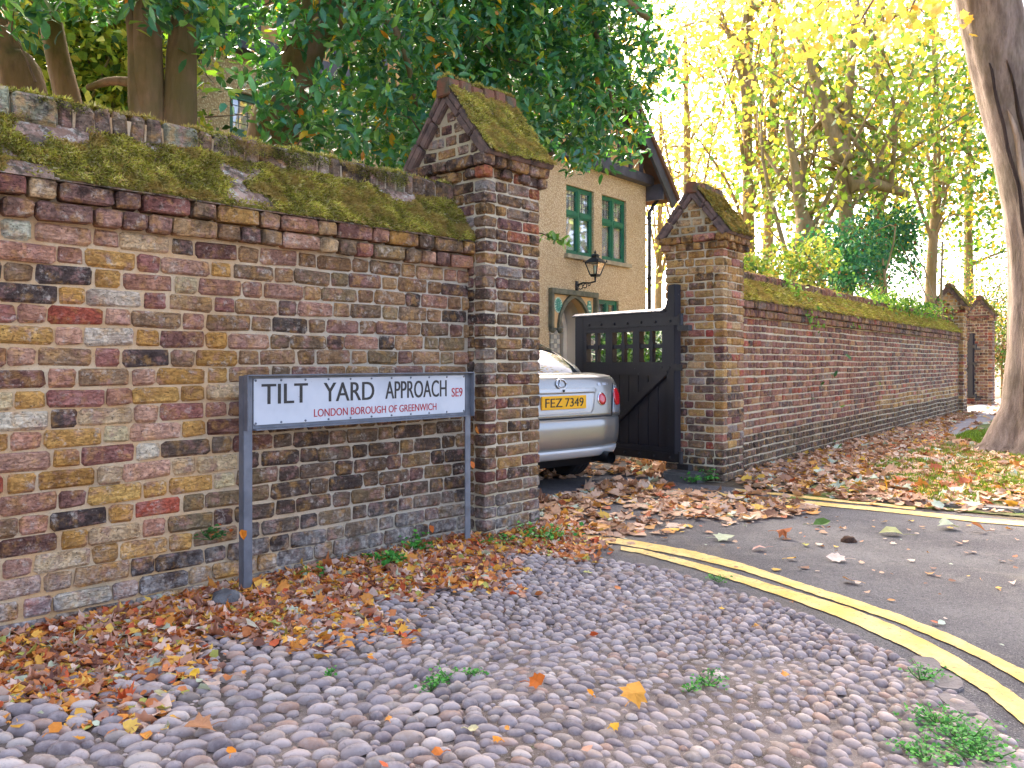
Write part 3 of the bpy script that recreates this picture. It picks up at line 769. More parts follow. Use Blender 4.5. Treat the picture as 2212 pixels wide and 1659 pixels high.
    def fn3(u, w_): return fr.WA(np.stack([s0 - ov + u, bm_ - .05 + w_, np.full(len(u), z5 - .002)], 1)), np.tile((0, 0, 1.), (len(u), 1))
    moss_on(root, fn3, a + 2 * ov, .10, lambda u, w_: np.array([mnoise.noise((x * 7 + sd, y * 9, 8)) for x, y in zip(u, w_)]) + .35, mossn // 6, name='ridge_moss')
    return root
M_cap = simple('lichened_slab', hexc('7c6458'), hexc('584a42'), 14, .95, .8, 70, .008)
M_cap2 = simple('ridge_tile_brick', hexc('7c5038'), hexc('55503a'), 12, .95, .8, 70, .008)
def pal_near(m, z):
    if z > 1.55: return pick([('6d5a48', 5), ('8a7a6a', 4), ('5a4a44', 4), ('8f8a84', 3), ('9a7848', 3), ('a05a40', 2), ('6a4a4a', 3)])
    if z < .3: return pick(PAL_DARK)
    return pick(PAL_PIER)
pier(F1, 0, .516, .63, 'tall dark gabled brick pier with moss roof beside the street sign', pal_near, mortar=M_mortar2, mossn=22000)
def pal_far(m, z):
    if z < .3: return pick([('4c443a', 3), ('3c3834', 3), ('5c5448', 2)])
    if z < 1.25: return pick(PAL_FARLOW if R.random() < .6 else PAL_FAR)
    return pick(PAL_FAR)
brown_moss = [('7a6a30', 5), ('6a5428', 5), ('8a7a3c', 4), ('5a4424', 4), ('94843c', 2)]
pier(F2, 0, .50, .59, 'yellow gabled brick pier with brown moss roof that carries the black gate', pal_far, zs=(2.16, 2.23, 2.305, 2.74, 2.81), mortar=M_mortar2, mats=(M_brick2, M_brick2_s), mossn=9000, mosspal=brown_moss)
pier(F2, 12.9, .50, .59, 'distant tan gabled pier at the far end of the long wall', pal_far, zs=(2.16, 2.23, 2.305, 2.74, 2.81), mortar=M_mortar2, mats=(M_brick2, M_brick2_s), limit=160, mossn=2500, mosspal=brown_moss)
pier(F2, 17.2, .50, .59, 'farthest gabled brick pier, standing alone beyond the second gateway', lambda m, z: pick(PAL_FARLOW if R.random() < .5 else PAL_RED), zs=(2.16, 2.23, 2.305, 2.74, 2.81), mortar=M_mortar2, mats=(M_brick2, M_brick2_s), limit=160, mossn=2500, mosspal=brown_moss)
# ------------------------------------------------------------------ text
def text_geo(body, size):
    cu = bpy.data.curves.new('t', 'FONT'); cu.body = body; cu.size = size; cu.align_x = 'LEFT'; cu.resolution_u = 4
    o = bpy.data.objects.new('t', cu); COL.objects.link(o); dg = bpy.context.evaluated_depsgraph_get()
    me = bpy.data.meshes.new_from_object(o.evaluated_get(dg))
    V = np.array([v.co[:] for v in me.vertices]); Fc = [tuple(p.vertices) for p in me.polygons]
    bpy.data.objects.remove(o); bpy.data.curves.remove(cu); bpy.data.meshes.remove(me); return V, Fc
def put_text(name, body, x0, x1, z0, z1, T, h0, h1, mat, parent, bold=0.0):
    """lettering fitted in x0..x1, z0..z1, raised from h0 to h1 along the face normal"""
    V, Fc = text_geo(body, 1.0)
    lo, hi = V.min(0), V.max(0)
    A = np.stack([x0 + (V[:, 0] - lo[0]) / (hi[0] - lo[0]) * (x1 - x0), z0 + (V[:, 1] - lo[1]) / (hi[1] - lo[1]) * (z1 - z0)], 1)
    m = MB(); n = len(A)
    m.add([T(a, h1, b) for a, b in A], Fc)
    if bold:
        for dx in (-bold, bold): m.add([T(a + dx, h1 - .0001 * (2 + np.sign(dx)), b) for a, b in A], Fc)
    return m.build(name, mat, parent)

# ------------------------------------------------------------------ house
M_dash = None
t = NT('pebble_dash'); p = t.pos()
v = t.vor(38, p); c = t.mix(t.ramp(v, .1, .6), hexc('e2d4b2'), hexc('a88e68'))
c = t.mix(t.ramp(t.vor(38, p, out='Color'), .2, .8, 0, .5), c, hexc('cdb690'))
c = t.mix(t.ramp(t.noise(.9, p, 5, .6), .4, .7, 0, .35), c, hexc('a0875f'))
t.base(c); t.rough(.9); t.bump(t.math('SUBTRACT', 1.0, v), .8, .012); M_dash = t.m
M_green = simple('green_window_paint', hexc('1f6a4c'), hexc('1a5c44'), 6, .4, .1, 40)
M_timber = simple('dark_timber', hexc('4a4a54'), hexc('3a3a42'), 5, .6, .3, 30)
M_infill = simple('gable_render', hexc('c49a68'), hexc('b0865a'), 5, .9, .5, 80)
M_stone = simple('porch_stone', hexc('a89c80'), hexc('8d846c'), 7, .9, .5, 60)
M_stoned = simple('weathered_moulding', hexc('6c6a58'), hexc('565646'), 9, .9, .5, 60)
M_panel = simple('glazed_panel', hexc('d6b27a'), hexc('c4a070'), 3, .5, .1, 30)
M_teal = simple('teal_tile', hexc('4c9a86'), hexc('3c8474'), 20, .35, .1, 30)
M_tealw = simple('pale_tile', hexc('c9dccb'), hexc('b0ccb8'), 20, .35, .1, 30)
M_plaster = simple('porch_plaster', hexc('dcd4c4'), hexc('d0c8b8'), 2, .8, .2, 40)
M_curtain = simple('net_curtain', hexc('f0f0f0'), hexc('e2e4e8'), 9, .9, .4, 20)
M_iron = simple('black_iron', hexc('16171a'), hexc('222326'), 9, .45, .2, 60)
M_rooftile = simple('roof_tile', hexc('6a4a38'), hexc('54402f'), 4, .9, .6, 30)
M_lead = simple('lead_came', hexc('4a4d52'), hexc('3c3e42'), 9, .5, 0)
t = NT('window_glass'); gl = t.n('BsdfGlossy', Roughness=.02); gl.inputs['Color'].default_value = (.9, .93, .95, 1); tr = t.n('BsdfTransparent'); fr_ = t.n('LayerWeight', Blend=.35); mx = t.n('MixShader')
t.put(mx.inputs[0], t.math('ADD', t.math('MULTIPLY', fr_.outputs['Fresnel'], .6), .12)); t.t.links.new(tr.outputs[0], mx.inputs[1]); t.t.links.new(gl.outputs[0], mx.inputs[2]); t.t.links.new(mx.outputs[0], t.out.inputs['Surface']); M_glass = t.m
t = NT('checker_stone'); p = t.pos(); M_checkA = simple('pale_chequer_stone', hexc('b8b2a0'), hexc('a09a8a'), 12, .9, .4, 60); M_checkB = simple('grey_chequer_stone', hexc('7e7c76'), hexc('8c8a82'), 12, .9, .4, 60)
T = lambda s, d, z: FH.W(s, d, z)
HS0, HS1, HZT = -8.0, 2.76, 4.95
house = thing('house', FH.W((HS0 + HS1) / 2, 3.5, 0), 'pebble dashed house with green leaded windows and a dark half timbered gable', 'house')
wins = [(-.26, .70, 3.16, 4.48), (.99, 1.94, 3.16, 4.48), (.88, 1.64, 1.2, 2.36), (-7.43, -6.48, 3.16, 4.46), (-4.9, -3.95, 3.16, 4.46), (-7.3, -6.3, 1.0, 2.3)]
door = (-.78, .70, 0.0, 2.47)
def cells(lo, hi, z0, z1, holes):
    ss = sorted({lo, hi, *[h[0] for h in holes], *[h[1] for h in holes]}); zz = sorted({z0, z1, *[h[2] for h in holes], *[h[3] for h in holes]})
    for a, b in zip(ss, ss[1:]):
        run = None
        for c, d in zip(zz, zz[1:]):
            ms, mz = (a + b) / 2, (c + d) / 2
            if any(h[0] < ms < h[1] and h[2] < mz < h[3] for h in holes):
                if run: yield (a, b, *run); run = None
            else: run = (run[0], d) if run else (c, d)
        if run: yield (a, b, *run)
m = MB()
for a, b, c, d in cells(HS0, HS1, 0, HZT, wins + [door]): m.box(a, b, 0, .3, c, d, T)
m.box(HS1 - .3, HS1 - .001, .3, 4.2, 0, HZT, T); m.box(HS0 + .001, HS0 + .3, .3, 4.2, 0, HZT, T); m.box(HS0, HS1, 4.2, 4.5, 0, HZT, T)
m.build('wall', M_dash, house)
MB().box(HS0 + .3, HS1 - .3, 3.2, 3.25, 0, HZT - .1, T).build('inner_wall', M_plaster, house)
MB().box(HS0 + .3, HS1 - .3, .3, 4.2, 2.75, 2.9, T).build('upper_floor', M_plaster, house)
for wi, (a, b, z0, z1) in enumerate(wins):
    m = MB(); fw = .055
    m.box(a, a + fw, .05, .13, z0, z1, T); m.box(b - fw, b, .05, .13, z0, z1, T); m.box(a + fw, b - fw, .05, .13, z1 - fw, z1, T); m.box(a + fw, b - fw, .05, .13, z0, z0 + fw + .01, T)
    mid = (a + b) / 2; tz = z1 - (z1 - z0) * .4
    m.box(mid - .04, mid + .04, .045, .135, z0 + fw + .01, z1 - fw, T)
    m.box(a + fw, mid - .04, .04, .14, tz - .04, tz + .04, T); m.box(mid + .04, b - fw, .04, .14, tz - .04, tz + .04, T)
    win = m.build('window', M_green, house, bevel=.006)
    for (x0, x1) in ((a + fw, mid - .04), (mid + .04, b - fw)):
        for (y0, y1, lead) in ((tz + .04, z1 - fw, True), (z0 + fw + .01, tz - .04, False)):
            s = MB(); e = .028
            s.box(x0, x0 + e, .06, .11, y0, y1, T); s.box(x1 - e, x1, .06, .11, y0, y1, T); s.box(x0 + e, x1 - e, .06, .11, y1 - e, y1, T); s.box(x0 + e, x1 - e, .06, .11, y0, y0 + e, T)
            s.build('sash', M_green, win)
            MB().box(x0 + e, x1 - e, .085, .089, y0 + e, y1 - e, T).build('pane', M_glass, win)
            if lead:
                l = MB(); nx, nz = 3, 4
                for i in range(1, nx): xx = x0 + (x1 - x0) * i / nx; l.box(xx - .004, xx + .004, .078, .084, y0 + e, y1 - e, T)
                for j in range(1, nz): zz = y0 + (y1 - y0) * j / nz; l.box(x0 + e, x1 - e, .079, .083, zz - .004, zz + .004, T)
                l.build('lead_bars', M_lead, win)
    if z0 > 2:
        # folded net curtain
        n = 40; V = []; Fc = []
        for i in range(n + 1):
            x = a + .03 + (b - a - .06) * i / n; d = .15 + .022 * math.sin(i * 1.35) + .008 * math.sin(i * 3.1)
            V += [T(x, d, z0 + .03), T(x, d, z1 - .05)]
        for i in range(n): Fc.append((2 * i, 2 * i + 2, 2 * i + 3, 2 * i + 1))
        MB().add(V, Fc).build('curtain', M_curtain, win, smooth=True)
    MB().box(a - .06, b + .1, -.085, .06, z0 - .085, z0 - .002, T).build('sill', M_stone, win, bevel=.008)
# half timbered gable: two gables side by side, dark beam at their foot
gab = [(-2.9, HS1), (HS0, -2.9)]
for gi, (g0, g1) in enumerate(gab):
    gc = (g0 + g1) / 2; hw = (g1 - g0) / 2; rise = hw * .98; zb = HZT
    MB().prism([(g0 + .01, zb + .002), (g1 - .01, zb + .002), (gc, zb + rise)], -.12, .2, lambda a, b, h: T(a, h, b)).build('gable_infill', M_infill, house)
    MB().box(g0 - .02, g1 + .02, -.2, .02, zb - .03, zb + .17, T).build('gable_beam', M_timber, house, bevel=.01)
    nst = int((g1 - g0) / .42)
    for i in range(1, nst):
        x = g0 + (g1 - g0) * i / nst; top = zb + rise * (1 - abs(x - gc) / hw) - .05
        if top - zb > .35: MB().box(x - .065, x + .065, -.155, -.1, zb + .17, top, T).build('stud', M_timber, house, bevel=.006)
    MB().box(gc - hw * .62, gc + hw * .62, -.165, -.1, zb + rise * .36, zb + rise * .36 + .14, T).build('collar_beam', M_timber, house)
    for sg in (-1, 1):
        e = np.array((gc + sg * (hw + .42), zb - .42 * .98)); ap = np.array((gc, zb + rise)); v = (ap - e) / np.linalg.norm(ap - e); nn = np.array((-v[1], v[0])) * (-sg if False else 1)
        if nn[1] < 0: nn = -nn
        q = [e - nn * .13, ap - nn * .13, ap + nn * .10, e + nn * .10]
        MB().prism([tuple(x) for x in q], -.5, -.44, lambda a, b, h: T(a, h, b)).build('bargeboard', M_timber, house)
        q = [e + nn * .10, ap + nn * .10, ap + nn * .19, e + nn * .19]
        MB().prism([tuple(x) for x in q], -.55, 4.8, lambda a, b, h: T(a, h, b)).build('roof', M_rooftile, house)
        # curved bracket under the verge
        MB().prism([(gc + sg * (hw - .02), zb - .35), (gc + sg * (hw + .05), zb - .35), (gc + sg * (hw + .05), zb - .05), (gc + sg * (hw - .02), zb - .02)], -.42, -.02, lambda a, b, h: T(a, h, b)).build('bracket', M_timber, house)
# downpipe
m = MB(); dp = HS1 + .02
m.tube([T(dp + .3, -.15, HZT - .25), T(dp + .12, -.12, HZT - .42), T(dp + .03, -.06, HZT - .6), T(dp + .03, -.06, 0)], .042, 8)
for z in (1.3, 2.9, 4.2): m.tube([T(dp + .03, -.06, z), T(dp + .03, -.06, z + .06)], .06, 8)
m.build('downpipe', M_iron, house, smooth=True)
# porch: square label moulding, pointed arch, chequered jambs, two glazed emblems
a0, a1, zt = door[0], door[1], door[3]; oc = -.01; ohw = .49; zs_ = 1.74; ap = 2.33
def arc(n, hw, top):                 # pointed arch, right half from spring to apex
    H = top - zs_; Rr = (hw * hw + H * H) / (2 * hw); out = []
    for i in range(n + 1):
        th = i / n * math.asin(min(1, H / Rr)); out.append((hw - Rr + Rr * math.cos(th), zs_ + Rr * math.sin(th)))
    return out
n = 12; A = arc(n, ohw, ap)
m = MB()
for sg in (-1, 1):
    for i in range(n):
        (x0, y0), (x1, y1) = A[i], A[i + 1]; q = [(oc + sg * x0, y0), (oc + sg * .70, y0), (oc + sg * .70, y1), (oc + sg * x1, y1)]
        m.prism(q, .0, .16, lambda a, b, h: T(a, h, b))
m.box(oc - .70, oc + .70, 0, .16, A[-1][1], zt - .1, T); m.build('spandrel_panel', M_panel, house)
m = MB(); A2 = arc(n, ohw - .0, ap); A3 = arc(n, ohw + .06, ap + .09)
for sg in (-1, 1):
    for i in range(n):
        q = [(oc + sg * A2[i][0], A2[i][1]), (oc + sg * A3[i][0], A3[i][1]), (oc + sg * A3[i + 1][0], A3[i + 1][1]), (oc + sg * A2[i + 1][0], A2[i + 1][1])]
        m.prism(q, -.05, .02, lambda a, b, h: T(a, h, b))
m.build('arch_moulding', M_stoned, house)
m = MB(); A4 = arc(n, ohw - .12, ap - .18)
for sg in (-1, 1):
    for i in range(n):
        q = [(oc + sg * A4[i][0], A4[i][1]), (oc + sg * A2[i][0], A2[i][1]), (oc + sg * A2[i + 1][0], A2[i + 1][1]), (oc + sg * A4[i + 1][0], A4[i + 1][1])]
        m.prism(q, .5, .56, lambda a, b, h: T(a, h, b))
    m.box(oc + sg * (ohw - .12), oc + sg * ohw, .5, .56, 0, zs_, T)
m.build('inner_arch', M_plaster, house)
m = MB(); m.box(a0 - .05, a1 + .05, -.09, .02, zt - .1, zt, T); m.box(a0 - .05, a0 + .03, -.09, .02, zs_, zt - .1, T); m.box(a1 - .03, a1 + .05, -.09, .02, zs_, zt - .1, T)
m.build('label_moulding', M_stoned, house, bevel=.01)
for x in (a0 + .02, a0 + .24, a1 - .26, a1 - .04):
    MB().lathe([(.035, 0), (.07, .04), (.075, .09), (.06, .1)], T(x + .01, -.03, zs_ - .1), 10).build('capital', M_stoned, house)
for (x0, x1) in ((a0 - .02, oc - ohw), (oc + ohw, a1 + .02)):
    for r in range(int(zs_ / .085)):
        for k in range(3):
            q0 = x0 + (x1 - x0) * k / 3; q1 = x0 + (x1 - x0) * (k + 1) / 3 - .006; z0 = r * .0852
            MB().box(q0, q1, -.03 - R.uniform(0, .004), .16, z0, z0 + .079, T).build('jamb_stone', M_checkA if (r + k) % 2 else M_checkB, house)
m = MB(); m.box(oc - ohw - .02, oc + ohw + .02, 1.2, 1.26, 0, zt, T); m.box(oc - ohw - .08, oc - ohw, .16, 1.2, 0, zt, T); m.box(oc + ohw, oc + ohw + .08, .16, 1.2, 0, zt, T); m.box(oc - ohw, oc + ohw, .16, 1.2, zt - .06, zt, T)
m.build('porch_lining', M_plaster, house)
def disc(cx, cz, rx, rz_, d, n=20): return [(cx + rx * math.cos(2 * math.pi * i / n), cz + rz_ * math.sin(2 * math.pi * i / n)) for i in range(n)]
e1 = MB().prism(disc(-.53, 2.17, .125, .145, 0), -.012, .01, lambda a, b, h: T(a, h, b)).build('emblem', M_tealw, house)
m = MB()
for i in range(14):
    an = 2 * math.pi * i / 14; c_, s_ = math.cos(an), math.sin(an)
    m.prism([(-.53 + .04 * c_ - .008 * s_, 2.17 + .045 * s_ + .008 * c_), (-.53 + .105 * c_ - .016 * s_, 2.17 + .122 * s_ + .016 * c_), (-.53 + .105 * c_ + .016 * s_, 2.17 + .122 * s_ - .016 * c_), (-.53 + .04 * c_ + .008 * s_, 2.17 + .045 * s_ - .008 * c_)], -.02, -.011, lambda a, b, h: T(a, h, b))
m.prism(disc(-.53, 2.17, .032, .038, 0, 10), -.022, -.011, lambda a, b, h: T(a, h, b)); m.build('rosette', M_teal, e1)
e2 = MB().prism([(.44, 2.12), (.46, 2.05), (.52, 2.0), (.58, 2.05), (.60, 2.12), (.60, 2.2), (.57, 2.25), (.58, 2.29), (.52, 2.31), (.46, 2.29), (.47, 2.25), (.44, 2.2)], -.012, .01, lambda a, b, h: T(a, h, b)).build('emblem', M_teal, house)
m = MB(); m.box(.47, .57, -.02, -.011, 2.18, 2.21, T); m.box(.48, .56, -.02, -.011, 2.10, 2.125, T); m.prism(disc(.52, 2.265, .025, .022, 0, 10), -.02, -.011, lambda a, b, h: T(a, h, b)); m.build('crest_marks', M_tealw, e2)
# bracket lantern: hangs on the wall, a thing of its own
lan = thing('wall_lantern', T(.08, 0, 2.5), 'black four sided glass lantern on a scrolled bracket above the arch', 'lantern')
ls, ld = .10, -.42
m = MB(); m.box(.04, .12, -.03, -.001, 2.44, 2.66, T)
m.tube([T(.08, -.02, 2.58), T(.085, -.15, 2.62), T(.09, -.3, 2.61), T(ls, ld, 2.63), T(ls, ld, 2.73)], [.018, .018, .016, .02, .022], 8)
for (cd_, cz_, r_) in ((-.1, 2.55, .05), (-.2, 2.56, .04), (-.29, 2.58, .026)):
    m.tube([T(.085, cd_ + r_ * math.cos(k * .7), cz_ + r_ * math.sin(k * .7)) for k in range(9)], .009, 6)
m.build('bracket', M_iron, lan, smooth=True)
t4 = lambda h, z: [T(ls + h * x, ld + h * y, z) for x, y in ((-1, -1), (1, -1), (1, 1), (-1, 1))]
m = MB(); lo4, hi4 = t4(.072, 2.76), t4(.138, 2.99)
for i in range(4): m.tube([lo4[i], hi4[i]], .012, 6); m.tube([lo4[i], lo4[(i + 1) % 4]], .012, 6); m.tube([hi4[i], hi4[(i + 1) % 4]], .014, 6)
m.hexa(t4(.06, 2.72) + t4(.076, 2.755)); m.build('lantern_frame', M_iron, lan)
m = MB(); m.hexa(t4(.155, 2.995) + t4(.063, 3.08)); m.hexa(t4(.055, 3.08) + t4(.05, 3.12)); m.hexa(t4(.07, 3.12) + t4(.025, 3.16)); m.lathe([(.017, 0), (.025, .025), (.01, .05), (.002, .075)], T(ls, ld, 3.16), 8)
for q in t4(.155, 2.995): m.lathe([(.012, 0), (.016, .02), (.002, .05)], q, 6)
m.build('lantern_roof', M_iron, lan)
for i in range(4):
    a, b, c, d = lo4[i], lo4[(i + 1) % 4], hi4[(i + 1) % 4], hi4[i]
    MB().add([a, b, c, d], [(0, 1, 2, 3)]).build('lantern_glass', M_glass, lan)
MB().lathe([(.018, 2.765), (.018, 2.83), (.03, 2.88), (.018, 2.93), (.003, 2.94)], T(ls, ld, 0), 8).build('lamp', M_tealw, lan, smooth=True)
# ------------------------------------------------------------------ street name sign
M_steel = simple('painted_steel', hexc('777b80'), hexc('676b70'), 14, .5, .3, 90, .002, .35)
M_plate = None
t = NT('enamel_plate'); p = t.pos()
c = t.mix(t.ramp(t.noise(4, p, 5), .4, .7), hexc('c6cacb'), hexc('b6bbbd')); c = t.mix(t.ramp(t.noise(38, p, 5, .7), .66, .72, 0, .7), c, hexc('7c766c'))
t.base(c); t.rough(.35); M_plate = t.m
M_black = simple('sign_black', hexc('33312c'), hexc('26241f'), 40, .5, 0); M_red = simple('sign_red', hexc('b3202a'), hexc('9c1c26'), 30, .5, 0)
sL, sR, zT, zB = -1.611, -.125, 1.05, .80
sign = thing('street_name_sign', F1.W((sL + sR) / 2, 0, 0), 'white street name plate with black and red lettering on grey steel posts', 'street sign')
TS = lambda s, d, z: F1.W(s, d, z)
for x0, x1, top in ((sL, sL + .045, zT), (sR - .045, sR, zT)):
    m = MB(); m.box(x0, x1, 0, .006, -.15, top, TS)
    if x0 == sL: m.box(x0, x0 + .006, .006, .045, -.15, top, TS)
    else: m.box(x1 - .006, x1, -.0, .045, -.15, top, TS) if False else m.box(x1 - .006, x1, .006, .045, -.15, top, TS)
    m.build('post', M_steel, sign, bevel=.0015)
m = MB(); m.box(sL + .006, sR - .006, -.034, .006, zT, zT + .006, TS); m.box(sL + .046, sR - .046, -.034, .004, zB - .006, zB, TS)
m.box(sL, sL + .006, -.034, -.001, zB - .006, zT + .005, TS); m.box(sR - .006, sR, -.034, -.001, zB - .006, zT + .005, TS)
m.build('frame', M_steel, sign, bevel=.001)
MB().box(sL + .047, sR - .047, .0015, .006, zB + .001, zT - .001, TS).build('backing', M_steel, sign)
px0, px1, pz0, pz1 = sL + .05, sR - .052, zB + .018, zT - .014
r_ = .012; pl = []
for cx_, cz_, a_ in ((px1 - r_, pz1 - r_, 0), (px0 + r_, pz1 - r_, 90), (px0 + r_, pz0 + r_, 180), (px1 - r_, pz0 + r_, 270)):
    pl += [(cx_ + r_ * math.cos(rad(a_ + k * 30)), cz_ + r_ * math.sin(rad(a_ + k * 30))) for k in range(4)]
plate = MB().prism(pl, -.004, .0013, lambda a, b, h: TS(a, h, b)).build('plate', M_plate, sign)
w_ = px1 - px0; h_ = pz1 - pz0
TX = lambda a, h, b: TS(px0 + a, h, pz0 + b)
# measured on the plate: fractions of its width and height
put_text('lettering', 'TILT', .030 * w_, .213 * w_, .445 * h_, .885 * h_, TX, -.004, -.0048, M_black, plate, .0022)
put_text('lettering', 'YARD', .282 * w_, .512 * w_, .445 * h_, .885 * h_, TX, -.004, -.0048, M_black, plate, .0022)
put_text('lettering', 'APPROACH', .568 * w_, .892 * w_, .445 * h_, .885 * h_, TX, -.004, -.0048, M_black, plate, .0022)
put_text('lettering', 'LONDON BOROUGH OF GREENWICH', .240 * w_, .835 * w_, .105 * h_, .285 * h_, TX, -.004, -.0048, M_red, plate, .0008)
put_text('lettering', 'SE9', .922 * w_, .985 * w_, .430 * h_, .665 * h_, TX, -.004, -.0048, M_red, plate, .0012)
for i in range(11):
    for zz in (pz0 + .008, pz1 - .008):
        MB().lathe([(.006, 0), (.005, .003), (.001, .004)], TS(px0 + .01 + (w_ - .02) * i / 10, -.004, zz), 8, axis=(*(-F1.p), 0)).build('rivet', M_steel, plate)

# ------------------------------------------------------------------ gates
M_gate = None
t = NT('black_gate_paint'); p = t.pos()
c = t.mix(t.ramp(t.noise(4, t.vmul(p, (1, 1, .25)), 5), .35, .7), hexc('26262c'), hexc('1b1b20')); c = t.mix(t.ramp(t.noise(26, p, 5, .75), .66, .7, 0, .8), c, hexc('6c6a68'))
t.base(c); t.rough(.5); t.bump(t.noise(60, t.vmul(p, (1, 1, .15)), 4), .3, .003); M_gate = t.m
def gate(hx, hy, gdir, label, simple_=False):
    g = np.array(gdir, float); g /= np.linalg.norm(g); q = np.array((-g[1], g[0])) * -1  # face normal towards the viewer
    q = np.array((-g[1], g[0]))
    root = thing('wooden_gate', (hx, hy, 0), label, 'gate')
    T = lambda x, y, z: (hx + g[0] * x + q[0] * y, hy + g[1] * x + q[1] * y, z)
    Wd = 1.42
    horn = [(0, .17), (.105, .17), (.105, 1.60), (.16, 1.60), (.125, 1.63), (.10, 1.68), (.092, 1.76), (.085, 1.835), (.0, 1.84)]
    MB().prism(horn, -.045, .045, lambda a, b, h: T(a, h, b)).build('hinge_stile', M_gate, root, bevel=.005)
    MB().box(Wd - .13, Wd, -.035, .035, .17, 1.585, T).build('closing_stile', M_gate, root, bevel=.004)
    MB().box(.105, Wd - .13, -.035, .035, 1.41, 1.585, T).build('top_rail', M_gate, root)
    MB().prism([(-.05, 1.588), (.05, 1.588), (.05, 1.60), (.0, 1.625), (-.05, 1.60)], .165, Wd + .03, lambda a, b, h: T(h, a, b)).build('capping', M_gate2, root)
    MB().box(.105, Wd - .13, -.034, .034, .98, 1.11, T).build('middle_rail', M_gate, root, bevel=.003)
    MB().box(.105, Wd - .13, -.034, .034, .17, .30, T).build('bottom_rail', M_gate, root, bevel=.003)
    ops = [(.17, .47), (.56, .85), (.95, 1.24)]
    for x0, x1 in ((.105, .17), (.47, .56), (.85, .95), (1.24, Wd - .13)):
        MB().box(x0, x1, -.033, .033, 1.11, 1.41, T).build('muntin', M_gate, root)
    for x0, x1 in ops:
        xm = (x0 + x1) / 2
        MB().box(xm - .018, xm + .018, -.02, .026, 1.11, 1.41, T).build('upright_bar', M_gate, root)
        m = MB(); m.box(x0, x1, -.018, .018, 1.245, 1.285, T); m.box(xm - .03, xm + .03, -.024, .03, 1.23, 1.30, T); m.build('cross_bar', M_gate, root)
    nb = 9; bw = (Wd - .13 - .105) / nb
    for i in range(nb): MB().box(.105 + i * bw + .003, .105 + (i + 1) * bw - .003, -.018, .014 + R.uniform(-.001, .001), .30, .98, T).build('board', M_gate, root, bevel=.003)
    # brace from the hinge down to the closing side, iron straps and bolts
    v = np.array((.98 - .12, .36 - 1.02)); v /= np.linalg.norm(v); nn = np.array((-v[1], v[0])) * .042
    P0, P1 = np.array((.10, 1.04)), np.array((1.02, .36))
    MB().prism([tuple(P0 + nn), tuple(P0 - nn), tuple(P1 - nn), tuple(P1 + nn)], .016, .05, lambda a, b, h: T(a, h, b)).build('brace', M_gate, root, bevel=.006)
    for z0, z1, L in ((1.455, 1.535, 1.22), (1.03, 1.09, .19), (.175, .255, 1.30)):
        MB().box(-.10, L, .045 if L < .3 else .036, .056 if L < .3 else .048, z0, z1, T).build('hinge_strap', M_iron, root, bevel=.003)
        for k in range(2 if L < .3 else 7):
            MB().lathe([(.014, 0), (.012, .008), (.004, .012)], T(.05 + (L - .09) * k / (1 if L < .3 else 6), .05, (z0 + z1) / 2), 8, axis=(*q, 0)).build('bolt', M_iron, root)
    for z in (1.44, .16): MB().tube([T(-.08, .05, z), T(-.08, .05, z + .12)], .022, 8).build('pintle', M_iron, root)
    for z in (1.43, .15): MB().box(-.19, -.06, .02, .075, z - .03, z + .02, T).build('pintle_block', M_iron, root)
    return root
M_gate2 = simple('worn_capping', hexc('4a4a4e'), hexc('6a686a'), 12, .6, .4, 60)
hp = F2.W(-.12, .40, 0)
gate(hp[0], hp[1], (-.6, .8), 'black boarded gate with lattice openings standing open behind the silver car')
hp2 = F2.W(17.08, .40, 0)
gate(hp2[0], hp2[1], (-.55, .835), 'distant dark boarded gate standing open between the two far piers')
# ------------------------------------------------------------------ concrete block at the gate pier's foot
m = MB(); m.box(-.24, -.005, .16, .52, -.05, .09, lambda s, d, z: F2.W(s, d, z))
tag(m.build('kerb_block', simple('dark_concrete', hexc('4a4844'), hexc('605c56'), 9, .9, .7, 60, .01), None, bevel=.02), 'dark mossy concrete block at the foot of the gate pier', 'block')

# ------------------------------------------------------------------ car
ca = rad(49.3); CR = np.array((math.sin(ca), math.cos(ca))); CF = np.array((-math.cos(ca), math.sin(ca))); CO = np.array((.475, 7.02))
TC = lambda x, y, z: (CO[0] + CR[0] * x + CF[0] * y, CO[1] + CR[1] * x + CF[1] * y, z)      # x right, y forward, z up
car = thing('car', TC(0, 2.2, 0), 'silver saloon car with yellow number plate parked rear out in the gateway', 'car')
t = NT('silver_paint'); p = t.pos(); t.base(t.mix(t.ramp(t.noise(900, p, 1), .4, .6), hexc('93918a'), hexc('a09e96'))); t.rough(.28)
t.b.inputs['Metallic'].default_value = .72; t.b.inputs['Coat Weight'].default_value = .6; t.b.inputs['Coat Roughness'].default_value = .05; M_paint = t.m
t = NT('lower_sill_paint'); t.base(hexc('c2c3be')); t.rough(.35); t.b.inputs['Metallic'].default_value = .35; M_paint2 = t.m
t = NT('car_glass'); p = t.pos(); t.base((.02, .025, .025)); t.rough(.03); t.spec(.9); M_cglass = t.m
t = NT('red_lens'); t.base(hexc('c01822')); t.rough(.12); t.b.inputs['Coat Weight'].default_value = 1.0; M_redlens = t.m
t = NT('clear_lens'); t.base(hexc('8a8f92')); t.rough(.1); t.b.inputs['Metallic'].default_value = .4; t.bump(t.noise(160, t.vmul(t.pos(), (.1, .1, 1))), .6, .004); M_clear = t.m
M_chrome = simple('chrome', hexc('d8dadb'), hexc('c8cacc'), 9, .12, 0, metal=1.0)
M_rubber = simple('tyre_rubber', hexc('17171a'), hexc('222224'), 30, .8, .5, 90)
M_under = simple('underbody', hexc('0e0e10'), hexc('161618'), 9, .8, .2)
t = NT('yellow_plate'); t.base(hexc('efb012')); t.rough(.35); M_yplate = t.m
M_pblack = simple('plate_black', hexc('171512'), hexc('1f1c17'), 9, .4, 0)
